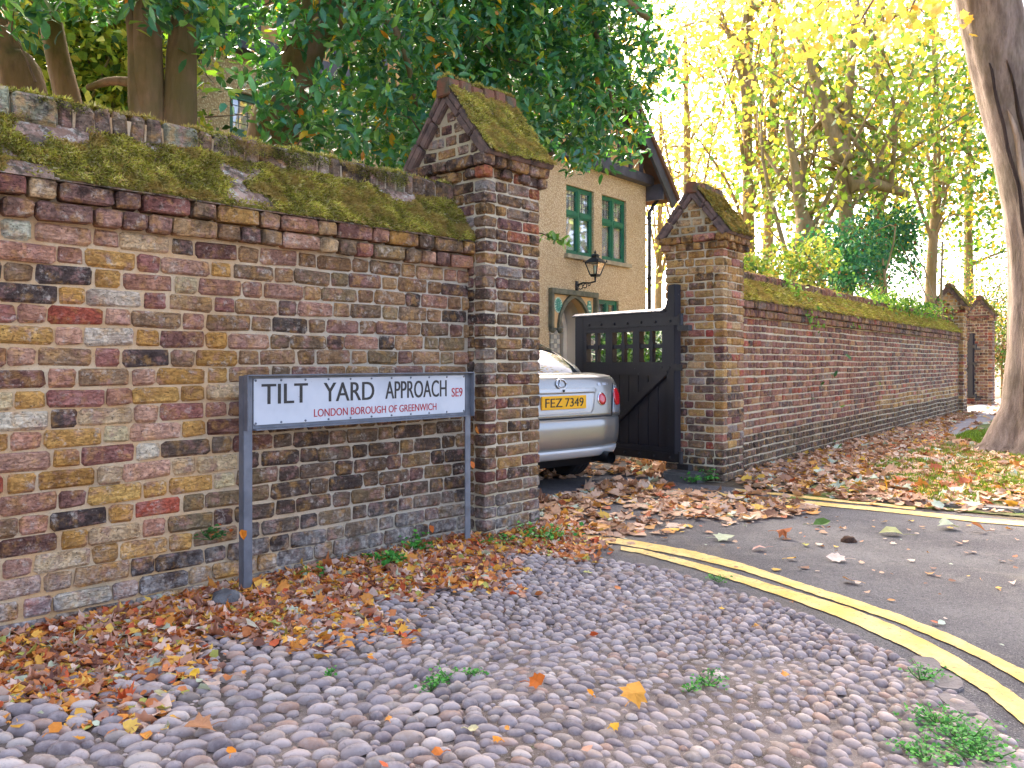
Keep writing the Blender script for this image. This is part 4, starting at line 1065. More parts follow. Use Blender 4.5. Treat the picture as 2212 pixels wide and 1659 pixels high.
def plan(hw, yr, yf, rr, rf, n=7):
    """closed plan outline, rear centre first, running to the right"""
    pts = []
    bow = .05 * hw
    for i in range(n): a = i / n; x = a * (hw - rr); pts.append((x, yr + bow * (x / hw) ** 2))
    for i in range(n + 1): a = i / n * math.pi / 2; pts.append((hw - rr + rr * math.sin(a), yr + bow + rr * .9 * (1 - math.cos(a))))
    for i in range(1, n): a = i / n; pts.append((hw, (yr + bow + rr * .9) * (1 - a) + (yf - rf) * a))
    for i in range(n + 1): a = i / n * math.pi / 2; pts.append((hw - rf * (1 - math.cos(a)), yf - rf + rf * math.sin(a)))
    for i in range(1, n): pts.append(((hw - rf) * (1 - i / n), yf))
    return pts + [(-x, y) for x, y in pts[::-1] if abs(x) > 1e-6]
def loft(levels, capT=True, capB=True):
    m = MB(); rings = [[(x, y, z) for x, y in plan(hw, yr, yf, rr, rf)] for z, hw, yr, yf, rr, rf in levels]; n = len(rings[0]); V = []; Fc = []
    for r in rings: V += [TC(*q) for q in r]
    for i in range(len(rings) - 1):
        for k in range(n): Fc.append((i * n + k, i * n + (k + 1) % n, (i + 1) * n + (k + 1) % n, (i + 1) * n + k))
    if capT:
        c = len(V); zc = levels[-1][0] + .012; V.append(TC(0, (levels[-1][2] + levels[-1][3]) / 2, zc)); Fc += [((len(rings) - 1) * n + k, (len(rings) - 1) * n + (k + 1) % n, c) for k in range(n)]
    if capB: Fc.append(tuple(range(n))[::-1])
    return m.add(V, Fc)
#            z     hw    yrear yfront rr   rf
bump = [(.37, .832, .020, 4.36, .30, .45), (.40, .842, .006, 4.38, .30, .45), (.46, .852, .0, 4.4, .30, .45), (.54, .858, -.002, 4.4, .30, .45), (.60, .859, .004, 4.4, .30, .45), (.622, .857, .018, 4.4, .29, .45), (.63, .853, .04, 4.39, .28, .45)]
loft(bump).build('bumper', M_paint, car, smooth=True)
loft([(.285, .80, .06, 4.33, .28, .42), (.30, .815, .034, 4.35, .29, .42), (.34, .832, .016, 4.36, .30, .45), (.366, .834, .014, 4.36, .30, .45)]).build('bumper_skirt', M_paint2, car, smooth=True)
loft([(.2, .74, .22, 4.2, .2, .3), (.286, .76, .12, 4.25, .2, .3)]).build('underbody', M_under, car)
body = loft([(.628, .850, .048, 4.38, .18, .5), (.66, .853, .052, 4.36, .17, .5), (.74, .853, .060, 4.3, .16, .6), (.82, .845, .072, 4.0, .155, .7), (.90, .826, .086, 3.5, .15, .7), (.955, .800, .102, 3.2, .15, .6), (.985, .775, .125, 3.1, .15, .5), (1.0, .745, .165, 3.05, .18, .4), (1.012, .70, .26, 3.0, .18, .3)]).build('body', M_paint, car, smooth=True)
# cabin: painted shell, with the glass as its own skins
cab = [(1.0, .725, .44, 2.95, .12, .3), (1.06, .71, .50, 2.8, .12, .3), (1.14, .685, .62, 2.6, .12, .3), (1.22, .655, .77, 2.4, .13, .3), (1.30, .62, .96, 2.2, .14, .3), (1.36, .59, 1.14, 2.05, .15, .3), (1.395, .555, 1.32, 1.95, .18, .3), (1.412, .50, 1.5, 1.85, .18, .3)]
loft(cab).build('cabin', M_paint, car, smooth=True)
# rear window follows the slope of the cabin, a few millimetres proud
m = MB(); V = []; Fc = []; rows_ = [(z, hw - .045, yr) for z, hw, yr, *_ in cab[:6]]
for z, hw, yr in rows_:
    for k in range(13):
        x = -hw + 2 * hw * k / 12; V.append(TC(x, yr + .05 * (x / hw) ** 2 + (.028 if abs(k - 6) == 6 else 0) - .008, z + .006))
for i in range(len(rows_) - 1):
    for k in range(12): Fc.append((i * 13 + k, i * 13 + k + 1, (i + 1) * 13 + k + 1, (i + 1) * 13 + k))
m.add(V, Fc).build('rear_window', M_cglass, car, smooth=True)
for sg in (-1, 1):
    m = MB(); V = []; Fc = []
    for z, hw, yr, yf, *_ in cab[1:6]:
        for k in range(9):
            y0, y1 = yr + .34, yf - .34; V.append(TC(sg * (hw + .004), y0 + (y1 - y0) * k / 8, z))
    for i in range(4):
        for k in range(8): Fc.append((i * 9 + k, i * 9 + k + 1, (i + 1) * 9 + k + 1, (i + 1) * 9 + k))
    m.add(V, Fc).build('side_window', M_cglass, car)
m = MB(); V = []; Fc = []
for z, hw, yr, yf, *_ in cab[1:6]:
    for k in range(9): x = -hw * .85 + 2 * hw * .85 * k / 8; V.append(TC(x, yf + .012, z + .004))
for i in range(4):
    for k in range(8): Fc.append((i * 9 + k, i * 9 + k + 1, (i + 1) * 9 + k + 1, (i + 1) * 9 + k))
m.add(V, Fc).build('windscreen', M_cglass, car)
def rear_y(x, z):                     # boot face
    yr = np.interp(z, [.628, .66, .74, .82, .90, .955, .985], [.048, .052, .060, .072, .086, .102, .125]); hw = np.interp(z, [.628, .74, .82, .90, .985], [.85, .853, .845, .826, .775]); rr = np.interp(z, [.628, .985], [.18, .15])
    y = yr + .05 * hw * min(1, (abs(x) / hw)) ** 2
    if abs(x) > hw - rr: a = math.asin(min(1, (abs(x) - hw + rr) / rr)); y = yr + .05 * hw + rr * .9 * (1 - math.cos(a))
    return y
def patch(poly, proud, name, mat, parent, thick=.012):
    """outline (x,z) draped on the boot face and raised"""
    cx_ = sum(a for a, _ in poly) / len(poly); cz_ = sum(b for _, b in poly) / len(poly); V = []; Fc = []; n = len(poly)
    for k, (f, pr) in enumerate(((1.0, -.004), (1.0, proud * .6), (.93, proud), (.5, proud))):
        for a, b in poly:
            x, z = cx_ + (a - cx_) * f, cz_ + (b - cz_) * f; V.append(TC(x, rear_y(x, z) - pr, z))
    V.append(TC(cx_, rear_y(cx_, cz_) - proud, cz_))
    for k in range(3):
        for i in range(n): Fc.append((k * n + i, k * n + (i + 1) % n, (k + 1) * n + (i + 1) % n, (k + 1) * n + i))
    Fc += [(3 * n + i, 3 * n + (i + 1) % n, 4 * n) for i in range(n)]
    return MB().add(V, Fc).build(name, mat, parent, smooth=True)
def dense(poly, n=6): return [(a[0] + (b[0] - a[0]) * i / n, a[1] + (b[1] - a[1]) * i / n) for a, b in zip(poly, poly[1:] + poly[:1]) for i in range(n)]
for sg in (-1, 1):
    lp = [(.625, .655), (.78, .655), (.834, .69), (.832, .80), (.812, .895), (.70, .905), (.665, .86)]
    lamp = patch(dense([(sg * a, b) for a, b in lp], 4), .006, 'tail_lamp', M_clear, car)
    patch([(sg * (.722 + .066 * math.cos(2 * math.pi * i / 20)), .80 + .078 * math.sin(2 * math.pi * i / 20)) for i in range(20)], .016, 'red_lens', M_redlens, lamp)
    patch([(sg * .492 + .056 * math.cos(2 * math.pi * i / 20), .785 + .058 * math.sin(2 * math.pi * i / 20)) for i in range(20)], .008, 'lamp_bezel', M_chrome, car)
    patch([(sg * .492 + .048 * math.cos(2 * math.pi * i / 20), .785 + .050 * math.sin(2 * math.pi * i / 20)) for i in range(20)], .016, 'round_lamp', M_redlens, car)
# shut lines
def seam(pts, name='shut_line', r=.004, mat=M_under): MB().tube([TC(x, rear_y(x, z) - .001, z) for x, z in pts], r, 6).build(name, mat, car)
seam([(x, .634) for x in np.linspace(-.615, .615, 15)])
seam([(.615, .634), (.625, .70), (.65, .80), (.69, .905), (.70, .97)]); seam([(-.615, .634), (-.625, .70), (-.65, .80), (-.69, .905), (-.70, .97)])
rec = patch(dense([(-.34, .667), (.34, .667), (.375, .70), (.42, .845), (-.42, .845), (-.375, .70)], 5), .003, 'plate_recess', M_paint2, car)
patch(dense([(-.42, .848), (.42, .848), (.425, .868), (.41, .885), (-.41, .885), (-.425, .868)], 5), .022, 'boot_garnish', M_paint2, car)
npl = MB().box(-.262, .262, -.012 + rear_y(0, .76) - .008, rear_y(0, .76) - .004, .712, .826, TC).build('number_plate', M_yplate, car, bevel=.003)
yp = rear_y(0, .76) - .0205
put_text('lettering', 'FEZ', -.225, -.03, .732, .806, lambda a, h, b: TC(a, yp + h, b), 0, 0, M_pblack, npl, .002)
put_text('lettering', '7349', .005, .225, .732, .806, lambda a, h, b: TC(a, yp + h, b), 0, 0, M_pblack, npl, .002)
patch([(.0 + .062 * math.cos(2 * math.pi * i / 20), .925 + .043 * math.sin(2 * math.pi * i / 20)) for i in range(20)], .004, 'badge_field', M_paint, car)
m = MB(); bz = .925
m.tube([TC(.058 * math.cos(2 * math.pi * i / 24), rear_y(0, bz + .04 * math.sin(2 * math.pi * i / 24)) - .010, bz + .040 * math.sin(2 * math.pi * i / 24)) for i in range(25)], .006, 6)
m.tube([TC(x, rear_y(0, z) - .010, z) for x, z in ((-.004, .958), (-.022, .925), (-.028, .905), (-.012, .899), (.03, .901))], [.007, .006, .006, .006, .004], 6)
m.build('badge', M_chrome, car, smooth=True)
put_text('boot_lettering', 'IS', .465, .50, .905, .928, lambda a, h, b: TC(a, rear_y(a, b) - .006, b), 0, 0, M_chrome, car, .001)
put_text('boot_lettering', '200', .52, .60, .905, .928, lambda a, h, b: TC(a, rear_y(a, b) - .006, b), 0, 0, M_chrome, car, .001)
MB().lathe([(.011, 0), (.011, .006), (.004, .007)], TC(0, rear_y(0, .867) - .024, .867), 10, axis=(*(-CF), 0)).build('lock', M_under, car)
# exhaust, wheels
MB().tube([TC(.50, .9, .27), TC(.50, .25, .27), TC(.50, .0, .272)], .045, 14, cap=False).build('exhaust_pipe', M_under, car, smooth=True)
MB().tube([TC(.50, .06, .272), TC(.50, -.03, .272)], .054, 16, cap=False).build('exhaust_tip', simple('burnt_steel', hexc('3a3c40'), hexc('26282a'), 9, .3, 0, metal=.8), car, smooth=True)
MB().tube([TC(.10, .35, .30), TC(.62, .35, .30)], .10, 12).build('silencer', M_under, car, smooth=True)
for sg, y in ((1, .80), (-1, .80), (1, 3.47), (-1, 3.47)):
    r = .305; w = MB(); c_ = TC(sg * .74, y, r)
    prof = [(.19, -.10), (.27, -.105), (.298, -.085), (.305, -.05), (.305, .05), (.298, .085), (.27, .105), (.19, .10)]
    wh = w.lathe(prof, c_, 28, axis=(*CR, 0)).build('wheel', M_rubber, car, smooth=False)
    for g_ in (-.045, 0, .045):
        MB().tube([np.array(c_) + np.array((*(CR * g_), 0)) + .3045 * (np.array((*CF, 0)) * math.cos(a) + np.array((0, 0, 1)) * math.sin(a)) for a in np.linspace(0, 2 * math.pi, 29)], .004, 5, cap=False).build('tread_groove', M_under, wh)
    MB().lathe([(.19, .06 * sg), (.17, .085 * sg), (.06, .06 * sg), (.03, .075 * sg)], c_, 16, axis=(*CR, 0)).build('rim', M_chrome, wh)
# ------------------------------------------------------------------ trees
def bark(name, c1, c2, sc_=6, green=0.0, vert=.2):
    t = NT(name); p = t.pos(); q = t.vmul(p, (1, 1, vert))
    c = t.mix(t.ramp(t.noise(sc_, q, 6, .65), .35, .65), c1, c2)
    c = t.mix(t.ramp(t.noise(sc_ * 5, q, 5, .7), .5, .7, 0, .6), c, tuple(x * .45 for x in c1))
    if green: c = t.mix(t.ramp(t.noise(3, p, 5), .45, .65, 0, green), c, hexc('5c5c2c'))
    t.base(c); t.rough(.9); t.spec(.2); t.bump(t.noise(sc_ * 5, q, 6, .7), .8, .015); return t.m
M_bark_e = bark('smooth_evergreen_bark', hexc('94785c'), hexc('74603f'), 5, .5)
M_bark_a = bark('pale_autumn_bark', hexc('a08c6c'), hexc('84724c'), 4, .4)
M_bark_r = bark('street_tree_bark', hexc('9a887a'), hexc('6c5c50'), 9, .15, .22)
M_twig = simple('twig', hexc('6a5540'), hexc('54442f'), 20, .9, 0)
def wpt(px, py, Y): return ((px - CX) / FPX * Y, Y, CAMH - (py - HZ) / FPX * Y)
def curve_pts(P, n):
    P = [Vector(p) for p in P]; out = []
    for i in range(len(P) - 1):
        p0, p1, p2, p3 = P[max(i - 1, 0)], P[i], P[i + 1], P[min(i + 2, len(P) - 1)]
        for k in range(n):
            t_ = k / n; out.append(.5 * ((2 * p1) + (p2 - p0) * t_ + (2 * p0 - 5 * p1 + 4 * p2 - p3) * t_ ** 2 + (3 * p1 - p0 - 3 * p2 + p3) * t_ ** 3))
    return out + [P[-1]]
def limb(P, r0, r1, n=5, seg=10, seed=0, flare=0.0):
    pts = curve_pts(P, n); m = len(pts); rr = []
    for i in range(m):
        u = i / (m - 1); rr.append((r0 + (r1 - r0) * u) * (1 + flare * max(0, 1 - u * 5) ** 2))
    return pts, rr, seg, seed

# --- evergreen group behind the near wall
LOWX = [-400, 0, 100, 200, 300, 420, 480, 530, 575, 640, 720, 860, 900, 960, 1100, 1170, 1215, 1240, 1285, 1312, 1390, 1430, 1470, 1510, 1560]
LOWY = [60, 60, 95, 60, 45, 120, 235, 300, 330, 365, 375, 400, 390, 330, 320, 325, 345, 385, 385, 350, 355, 325, 250, 120, -60]
def evergreen(name, label, stems, srange, ncl, seed, dr=(.75, 3.0)):
    root = thing(name, stems[0][0][0], label, 'tree')
    m = MB()
    for P, r0, r1 in stems:
        pts, rr, sg, sd = limb(P, r0, r1, 6, 12, seed, .25); m.tube(pts, rr, sg, wob=.03, seed=sd)
    trunk = m.build('trunk', M_bark_e, root, smooth=True)
    # leaf clusters spread through the crown's volume
    n = ncl * 3; sv = NR.uniform(*srange, n); sv = np.where((NR.uniform(0, 1, n) < .3) & (srange[1] > 2), NR.uniform(min(1.0, srange[1]), srange[1] + 1e-6, n), sv); S = np.stack([sv, NR.uniform(*dr, n), NR.uniform(1.9, 6.2, n)], 1); C = F1.WA(S)
    px, py = proj(C); low = np.interp(px, LOWX, LOWY) + np.array([26 * mnoise.noise((a * 2.3, b * 2.3, c * 2.3 + seed)) for a, b, c in C])
    dens = np.array([mnoise.noise((a * 1.9, b * 1.9, c * 1.9 + 3)) for a, b, c in C])
    keep = (py < low - 14) & (dens > -.30) & (px < 1545 + 40 * dens)
    C = C[keep][:ncl]
    k = 13; m_ = len(C)
    ax = unit(rdir(m_) + np.array((.25, -.55, -.1)))                       # twig direction
    P = np.repeat(C, k, 0) + np.repeat(ax, k, 0) * NR.uniform(-.12, .06, (m_ * k, 1)) + NR.normal(0, .035, (m_ * k, 3))
    D = unit(np.repeat(ax, k, 0) * .8 + rdir(m_ * k) * .9); N = unit(rdir(m_ * k) * .7 + np.array((0, -.35, .9)))
    L = NR.uniform(.06, .125, m_ * k)
    col = palette(m_ * k, [('4c8446', 26), ('42764a', 22), ('5c9652', 16), ('34644a', 10), ('80a852', 14), ('4a866e', 11), ('d4ac30', 1.8), ('d88a2a', 1.0), ('98a83c', 2.4)])
    px, py = proj(P)
    keep = (py < np.interp(px, LOWX, LOWY) + 22); keep &= ~((px > 425) & (px < 552) & (py > 105) & (py < 320) & (NR.uniform(0, 1, len(px)) < .88)); P, D, N, L, col = P[keep], D[keep], N[keep], L[keep], col[keep]
    px, py = proj(P); inside = (px > 0) & (px < 2212) & (py > 0)
    order = np.argsort(np.where(inside, P[:, 1], 99)); near, rest = order[:100], order[100:]
    crown = leaves('crown', P[rest], D[rest], N[rest], L[rest], col[rest], M_everg, root, T_OVAL, .25)
    for i in near:
        V, F, kk = leaf_arrays(P[i:i + 1], D[i:i + 1], N[i:i + 1], L[i:i + 1], T_OVAL, .25)
        me = mesh_np('leaf', V, F, np.repeat(col[i:i + 1], kk, 0)); me.materials.append(M_everg); link(bpy.data.objects.new('leaf', me), crown)
    # twigs inside the crown
    m = MB()
    for i in NR.choice(m_, min(m_, 260), replace=False):
        a = Vector(C[i]); b = a - Vector(ax[i]) * R.uniform(.2, .5) + Vector((0, .12, R.uniform(-.02, .18))); mid = (a + b) / 2 + Vector((R.uniform(-.05, .05), R.uniform(-.05, .05), R.uniform(-.06, .06)))
        m.tube([b, mid, a], [.008, .005, .002], 5, cap=False)
    m.build('twigs', M_twig, root)['kind'] = 'stuff'
    return root
A = wpt
evergreen('evergreen_tree', 'glossy evergreen with twin smooth brown stems rising behind the wall',
          [([(*A(352, 900, 5.3)[:2], 0), A(330, 420, 5.3), A(325, 250, 5.3), A(318, 60, 5.3), A(312, -150, 5.4), A(330, -500, 5.6)], .12, .06),
           ([(*A(360, 900, 5.35)[:2], 0), A(375, 420, 5.35), A(388, 250, 5.35), A(398, 60, 5.4), A(440, -150, 5.4), A(520, -450, 5.6)], .135, .06),
           ([A(372, 320, 5.5), A(330, 200, 5.6), A(250, 175, 5.7), A(190, 190, 5.8)], .05, .02), ([A(345, 330, 5.2), A(300, 250, 5.25), A(290, 80, 5.3), A(270, -60, 5.3)], .07, .03)],
          (-3.6, -1.15), 1300, 1)
evergreen('evergreen_tree', 'broad dark evergreen whose crown hangs over the pier and gateway',
          [([(*A(570, 900, 6.6)[:2], 0), A(585, 360, 6.6), A(620, 220, 6.6), A(670, 60, 6.6), A(700, -150, 6.7), A(760, -450, 7.0)], .24, .09),
           ([A(650, 110, 6.6), A(800, -20, 6.8), A(1000, -90, 7.2), A(1250, -60, 7.8), A(1400, 40, 8.2)], .10, .03),
           ([A(1250, -60, 7.8), A(1300, 120, 7.9), A(1330, 260, 7.8)], .03, .01), ([A(700, -80, 6.6), A(850, 60, 6.3), A(900, 230, 6.2)], .05, .012)],
          (-1.3, 3.6), 4200, 2)
evergreen('evergreen_tree', 'slanting evergreen trunk with dark leaves at the left end of the wall',
          [([(*A(240, 900, 5.9)[:2], 0), A(190, 400, 5.9), A(150, 230, 5.9), A(112, 60, 5.9), A(80, -150, 5.9), A(30, -400, 6.0)], .115, .05),
           ([(*A(140, 900, 5.2)[:2], 0), A(60, 260, 5.2), A(10, 120, 5.2), A(-60, -80, 5.2), A(-150, -300, 5.3)], .155, .07)],
          (-5.2, -2.9), 800, 3)

# --- loose leafy trees: sunlit garden at the left, autumn wood at the right
def leafy(name, label, base, H, r0, crown_c, crown_r, nl, pal, seed, lsize=(.10, .19), group=None, stems=None, clip=None, mat=None, nclump=60, spread=.55, droop=.0):
    rr_ = random.Random(seed); bx, by = base; root = thing(name, (bx, by, 0), label, 'tree', group)
    cc = np.array(crown_c, float); cr = np.array(crown_r, float); m = MB()
    lean = (cc[0] - bx) * .25
    tp = stems or [[(bx, by, -.1), (bx + lean * .3, by, H * .3), (bx + lean * .7 + rr_.uniform(-.2, .2), by, H * .6), (bx + lean, by + rr_.uniform(-.3, .3), H)]]
    for P in tp:
        pts, q, sg, sd = limb(P, r0, r0 * .3, 5, 8, seed, .3); m.tube(pts, q, sg, wob=.05, seed=sd)
    # limbs carry clumps
    cl = []
    for i in range(nclump):
        d = unit(NR.normal(0, 1, 3)); c = cc + cr * d * NR.uniform(.25, 1.0) ** .6; cl.append(c)
        if i % 3 == 0 and (clip is None or clip(c[None])[0]):
            P = curve_pts(tp[i % len(tp)], 6); k = min(len(P) - 1, int(len(P) * rr_.uniform(.4, .95))); a = P[k]; b = Vector(c)
            mid = a.lerp(b, .5) + Vector((rr_.uniform(-.3, .3), rr_.uniform(-.3, .3), rr_.uniform(.0, .5)))
            m.tube(curve_pts([a, mid, b], 3), list(np.linspace(r0 * .3, .012, 7)), 5, cap=False)
    m.build('trunk', M_bark_a, root, smooth=True)
    cl = np.array(cl); cl = cl[clip(cl)] if clip is not None else cl; idx = NR.integers(0, len(cl), nl); sg = cr.min() * spread * .5
    P = cl[idx] + NR.normal(0, 1, (nl, 3)) * np.array((sg * 1.3, sg * 1.3, sg * .6))
    if clip is not None: P = P[clip(P)]
    nl = len(P); D = unit(rdir(nl) + np.array((0, 0, -.35 - droop))); N = unit(rdir(nl) * .8 + np.array((0, 0, .7)))
    leaves('crown', P, D, N, NR.uniform(*lsize, nl), palette(nl, pal, .25), mat or M_autumn, root, T_SIMPLE, .2, 1.25)
    return root
GOLD = [('d0b064', 20), ('c8ac62', 14), ('dcc484', 10), ('aeac58', 22), ('96a454', 20), ('7c9448', 12), ('c08c54', 4)]
LIME = [('98a84a', 22), ('84a046', 22), ('6a9040', 18), ('b0b04e', 14), ('d0b850', 12), ('56783a', 10)]
MIXG = [('6a8a38', 22), ('527a34', 18), ('8a9a3c', 16), ('b8a43c', 14), ('3f6a34', 14), ('d0a840', 8)]
TEAL = [('3c7a5a', 24), ('2f6a4c', 20), ('4a8a5c', 16), ('5c8a44', 14), ('6a9a4a', 8), ('8a5a3a', 3)]
def ground_at(px, Y): return ((px - CX) / FPX * Y, Y)
aut = [  # px of the stem, distance, height, radius, crown centre px/py, crown radii, leaves, palette, words
    (1480, 24, 11, .16, 1500, 200, (2.2, 2.5, 4.0), 2500, GOLD, 'slim golden tree just right of the house corner'),
    (1615, 21, 12, .22, 1640, 150, (2.4, 2.5, 3.6), 2700, GOLD, 'tall tree with a straight trunk rising behind the yellow gate pier'),
    (1652, 22, 12, .20, 1720, 60, (2.6, 2.6, 2.6), 2500, GOLD, 'second tall trunk behind the yellow gate pier, bright gold at the top'),
    (1695, 19, 10, .25, 1760, 330, (2.0, 2.2, 2.2), 2600, LIME, 'thick straight trunk left of the forked tree, with lime leaves'),
    (1825, 17, 9, .20, 1850, 260, (2.4, 2.4, 2.4), 2900, LIME, 'forked tree with spreading limbs in the middle of the wood'),
    (1900, 26, 13, .24, 1930, 60, (3.4, 3, 3.2), 3000, GOLD, 'golden topped tree above the middle of the long wall'),
    (2010, 23, 11, .2, 2020, 300, (2.5, 2.6, 3.0), 3000, MIXG, 'green and yellow tree above the distant pier'),
    (2090, 27, 12, .2, 2120, 420, (3.0, 2.6, 3.4), 3000, MIXG, 'green tree filling the gap beside the leaning street tree'),
    (1420, 30, 10, .18, 1440, 420, (2.6, 2.4, 3.4), 2600, GOLD, 'yellow tree glimpsed between the house corner and the gate pier'),
    (2250, 25, 12, .22, 2270, 260, (3.0, 2.6, 4.0), 2700, MIXG, 'green tree behind the leaning street tree at the right edge')]
for i, (px, Y, H, r0, cpx, cpy, cr, nl, pal, words) in enumerate(aut):
    x, y = ground_at(px, Y); cx_, cy_, cz_ = wpt(cpx, cpy, Y)
    st = None
    if 'forked' in words:
        st = [[(x, y, -.1), wpt(1825, 600, Y), wpt(1828, 480, Y), wpt(1822, 360, Y), wpt(1835, 180, Y), wpt(1850, 0, Y)],
              [wpt(1818, 590, Y), wpt(1770, 520, Y), wpt(1735, 470, Y), wpt(1720, 380, Y), wpt(1700, 260, Y)],
              [wpt(1745, 480, Y), wpt(1720, 570, Y), wpt(1700, 640, Y)],
              [wpt(1828, 400, Y), wpt(1880, 395, Y), wpt(1960, 420, Y)], [wpt(1822, 350, Y), wpt(1780, 230, Y), wpt(1740, 100, Y)]]
    leafy('autumn_tree', words, (x, y), H, r0, (cx_, cy_, cz_), cr, nl, pal, 40 + i, (.10, .19) if Y < 22 else (.12, .22), 'autumn trees beyond the long wall', st, nclump=55)
# low shrubs behind the long wall
def behind_wall(P):
    d = (P[:, :2] - F2.P) @ F2.p; return (d > .75) & (P[:, 2] > .1)
for i, (px, py, Y, cr, nl, pal, words) in enumerate([
    (1900, 560, 15.5, (1.5, 1.2, .8), 5200, TEAL, 'blue green feathery shrub spreading above the long wall'),
    (2040, 520, 17.5, (1.7, 1.2, .9), 5200, TEAL, 'blue green feathery shrub behind the distant tan pier'),
    (1760, 565, 13.0, (.8, .8, .4), 1500, LIME, 'low lime shrub behind the middle of the long wall'),
    (1640, 590, 10.6, (.5, .5, .25), 700, LIME, 'small bright shrub showing over the wall next to the yellow pier'),
    (2130, 640, 24.5, (1.6, 1.4, 1.5), 4200, MIXG, 'dense shrub behind the farthest pier'),
    (2165, 740, 25.5, (1.3, 1.0, 1.1), 4200, [('3f5a34', 4), ('55703a', 3), ('7a6a34', 2), ('8a5a34', 2)], 'dark hedge bush closing the path beyond the farthest pier'),
    (2230, 720, 27, (1.5, 1.0, 1.3), 3600, [('3f5a34', 4), ('55703a', 3), ('7a6a34', 2), ('8a5a34', 2)], 'dark hedge bush behind the street tree at the end of the path')]):
    x, y, z = wpt(px, py, Y)
    leafy('garden_shrub', words, (x, y), z, .06, (x, y, z), cr, nl, pal, 70 + i, (.05, .11), None, clip=behind_wall if i < 4 else None, nclump=40, spread=.8, droop=.3)
# creeper over the coping of the long wall
P = []; 
for i in range(26):
    s = R.uniform(6.2, 11.6); P.append(NR.normal(0, 1, (55, 3)) * np.array((.28, .16, .1)) + np.array((s, .30, 2.10)))
P = F2.WA(np.concatenate(P)); n = len(P)
cr_ = thing('creeper', F2.W(9, .5, 0), 'bright green creeper spilling over the mossy coping of the long wall', 'creeper')
leaves('foliage', P, unit(rdir(n) + (0, 0, -.5)), unit(rdir(n) + (0, -.4, .8)), NR.uniform(.05, .10, n), palette(n, [('7fa83c', 3), ('6a9a38', 3), ('9ab848', 2), ('4a7a38', 2)]), M_autumn, cr_, T_OVAL, .2)
P2 = []
for s_, n_ in ((2.3, 90), (2.6, 60), (4.2, 30)):
    u = NR.uniform(0, 1, n_); P2.append(np.stack([s_ + .35 * u + NR.normal(0, .07, n_), .30 - .25 * u + NR.normal(0, .02, n_) - .03, 2.10 - .55 * u ** 1.3 + NR.normal(0, .05, n_)], 1))
P2 = F2.WA(np.concatenate(P2)); n = len(P2)
leaves('trailing_shoots', P2, unit(rdir(n) + (0, -.3, -.7)), unit(rdir(n) * .5 + (0, -.8, .5)), NR.uniform(.04, .08, n), palette(n, [('8fb048', 3), ('6a9a38', 3), ('a8c050', 1)]), M_autumn, cr_, T_OVAL, .2)
m = MB()
for s_ in (2.35, 6.6, 7.8, 9.0, 10.2, 11.2): m.tube([F2.W(s_, .8, 0), F2.W(s_ + .05, .68, 1.5), F2.W(s_ + .1, .5, 2.08), F2.W(s_ + .3, .25, 2.0)], [.02, .015, .01, .004], 6)
m.build('stem', M_twig, cr_)['kind'] = 'stuff'
# sunlit shrubs in the garden at the left, seen between the stems
for i, (px, py, Y, cr, nl, words) in enumerate([(40, 110, 8.6, (1.3, .8, 1.5), 6500, 'sunlit lime shrub seen past the slanting trunk at the far left'),
                                                 (240, 120, 9.0, (1.0, .7, 1.6), 6500, 'sunlit lime shrub seen between the slanting trunk and the twin stems'),
                                                 (-160, 160, 8.4, (1.2, .8, 1.5), 2500, 'sunlit lime shrub beyond the left end of the wall')]):
    x, y, z = wpt(px, py, Y)
    leafy('garden_shrub', words, (x, y), z, .08, (x, y, z), cr, nl, [('b4c04a', 5), ('94ac44', 5), ('ccc85c', 4), ('5c7a34', 3), ('3c5a2a', 2)], 90 + i, (.07, .14), None, nclump=90, spread=.6)
# glossy camellia inside the gateway, seen through the gate's openings
x, y, z = wpt(1390, 745, 10.8)
cm = thing('camellia_bush', (x, y, 0), 'glossy green bush seen through the openings of the black gate', 'bush')
n = 9000; P = np.array((x, y, .95)) + NR.normal(0, 1, (n, 3)) * np.array((.75, .5, .42)); P[:, 2] = np.clip(P[:, 2], .15, 2.0 + NR.normal(0, .05, n))
qx, qy = proj(P); P = P[(qx > 1285) & (qy > 700)]; n = len(P)
leaves('foliage', P, unit(rdir(n) + (0, -.3, -.1)), unit(rdir(n) * .6 + (0, -.4, .8)), NR.uniform(.07, .12, n), palette(n, [('3f6a30', 4), ('5a8a38', 4), ('7aa048', 2), ('2c5028', 3)]), M_everg, cm, T_OVAL, .2)
m = MB(); m.tube([(x, y, 0), (x + .05, y, .6), (x, y, 1.3)], [.05, .04, .02], 7)
for k in range(6): m.tube([(x, y, .4), (x + R.uniform(-.6, .6), y + R.uniform(-.4, .4), R.uniform(.8, 1.5))], [.02, .006], 5)
m.build('stem', M_twig, cm)
# a sprig reaching out from behind the near pier
sg_ = [o for o in COL.objects if o.get('label', '').startswith('broad dark evergreen')][0]
a_, b_ = Vector(wpt(1120, 500, 7.3)), Vector(wpt(1222, 524, 7.0)); MB().tube([wpt(1060, 300, 7.5), a_, a_.lerp(b_, .5) + Vector((0, 0, .03)), b_], [.012, .008, .005, .002], 5).build('sprig_twig', M_twig, sg_)
u_ = NR.uniform(.45, 1.05, 34); P = np.array(a_)[None] * (1 - u_[:, None]) + np.array(b_)[None] * u_[:, None] + NR.normal(0, .012, (34, 3)); n = 34
leaves('sprig', P, unit(rdir(n) + (.6, -.3, .1)), unit(rdir(n) * .7 + (0, -.5, .8)), NR.uniform(.06, .10, n), palette(n, [('6f9c44', 3), ('84b04e', 3), ('4f7c3c', 2)]), M_everg, sg_, T_OVAL, .25)
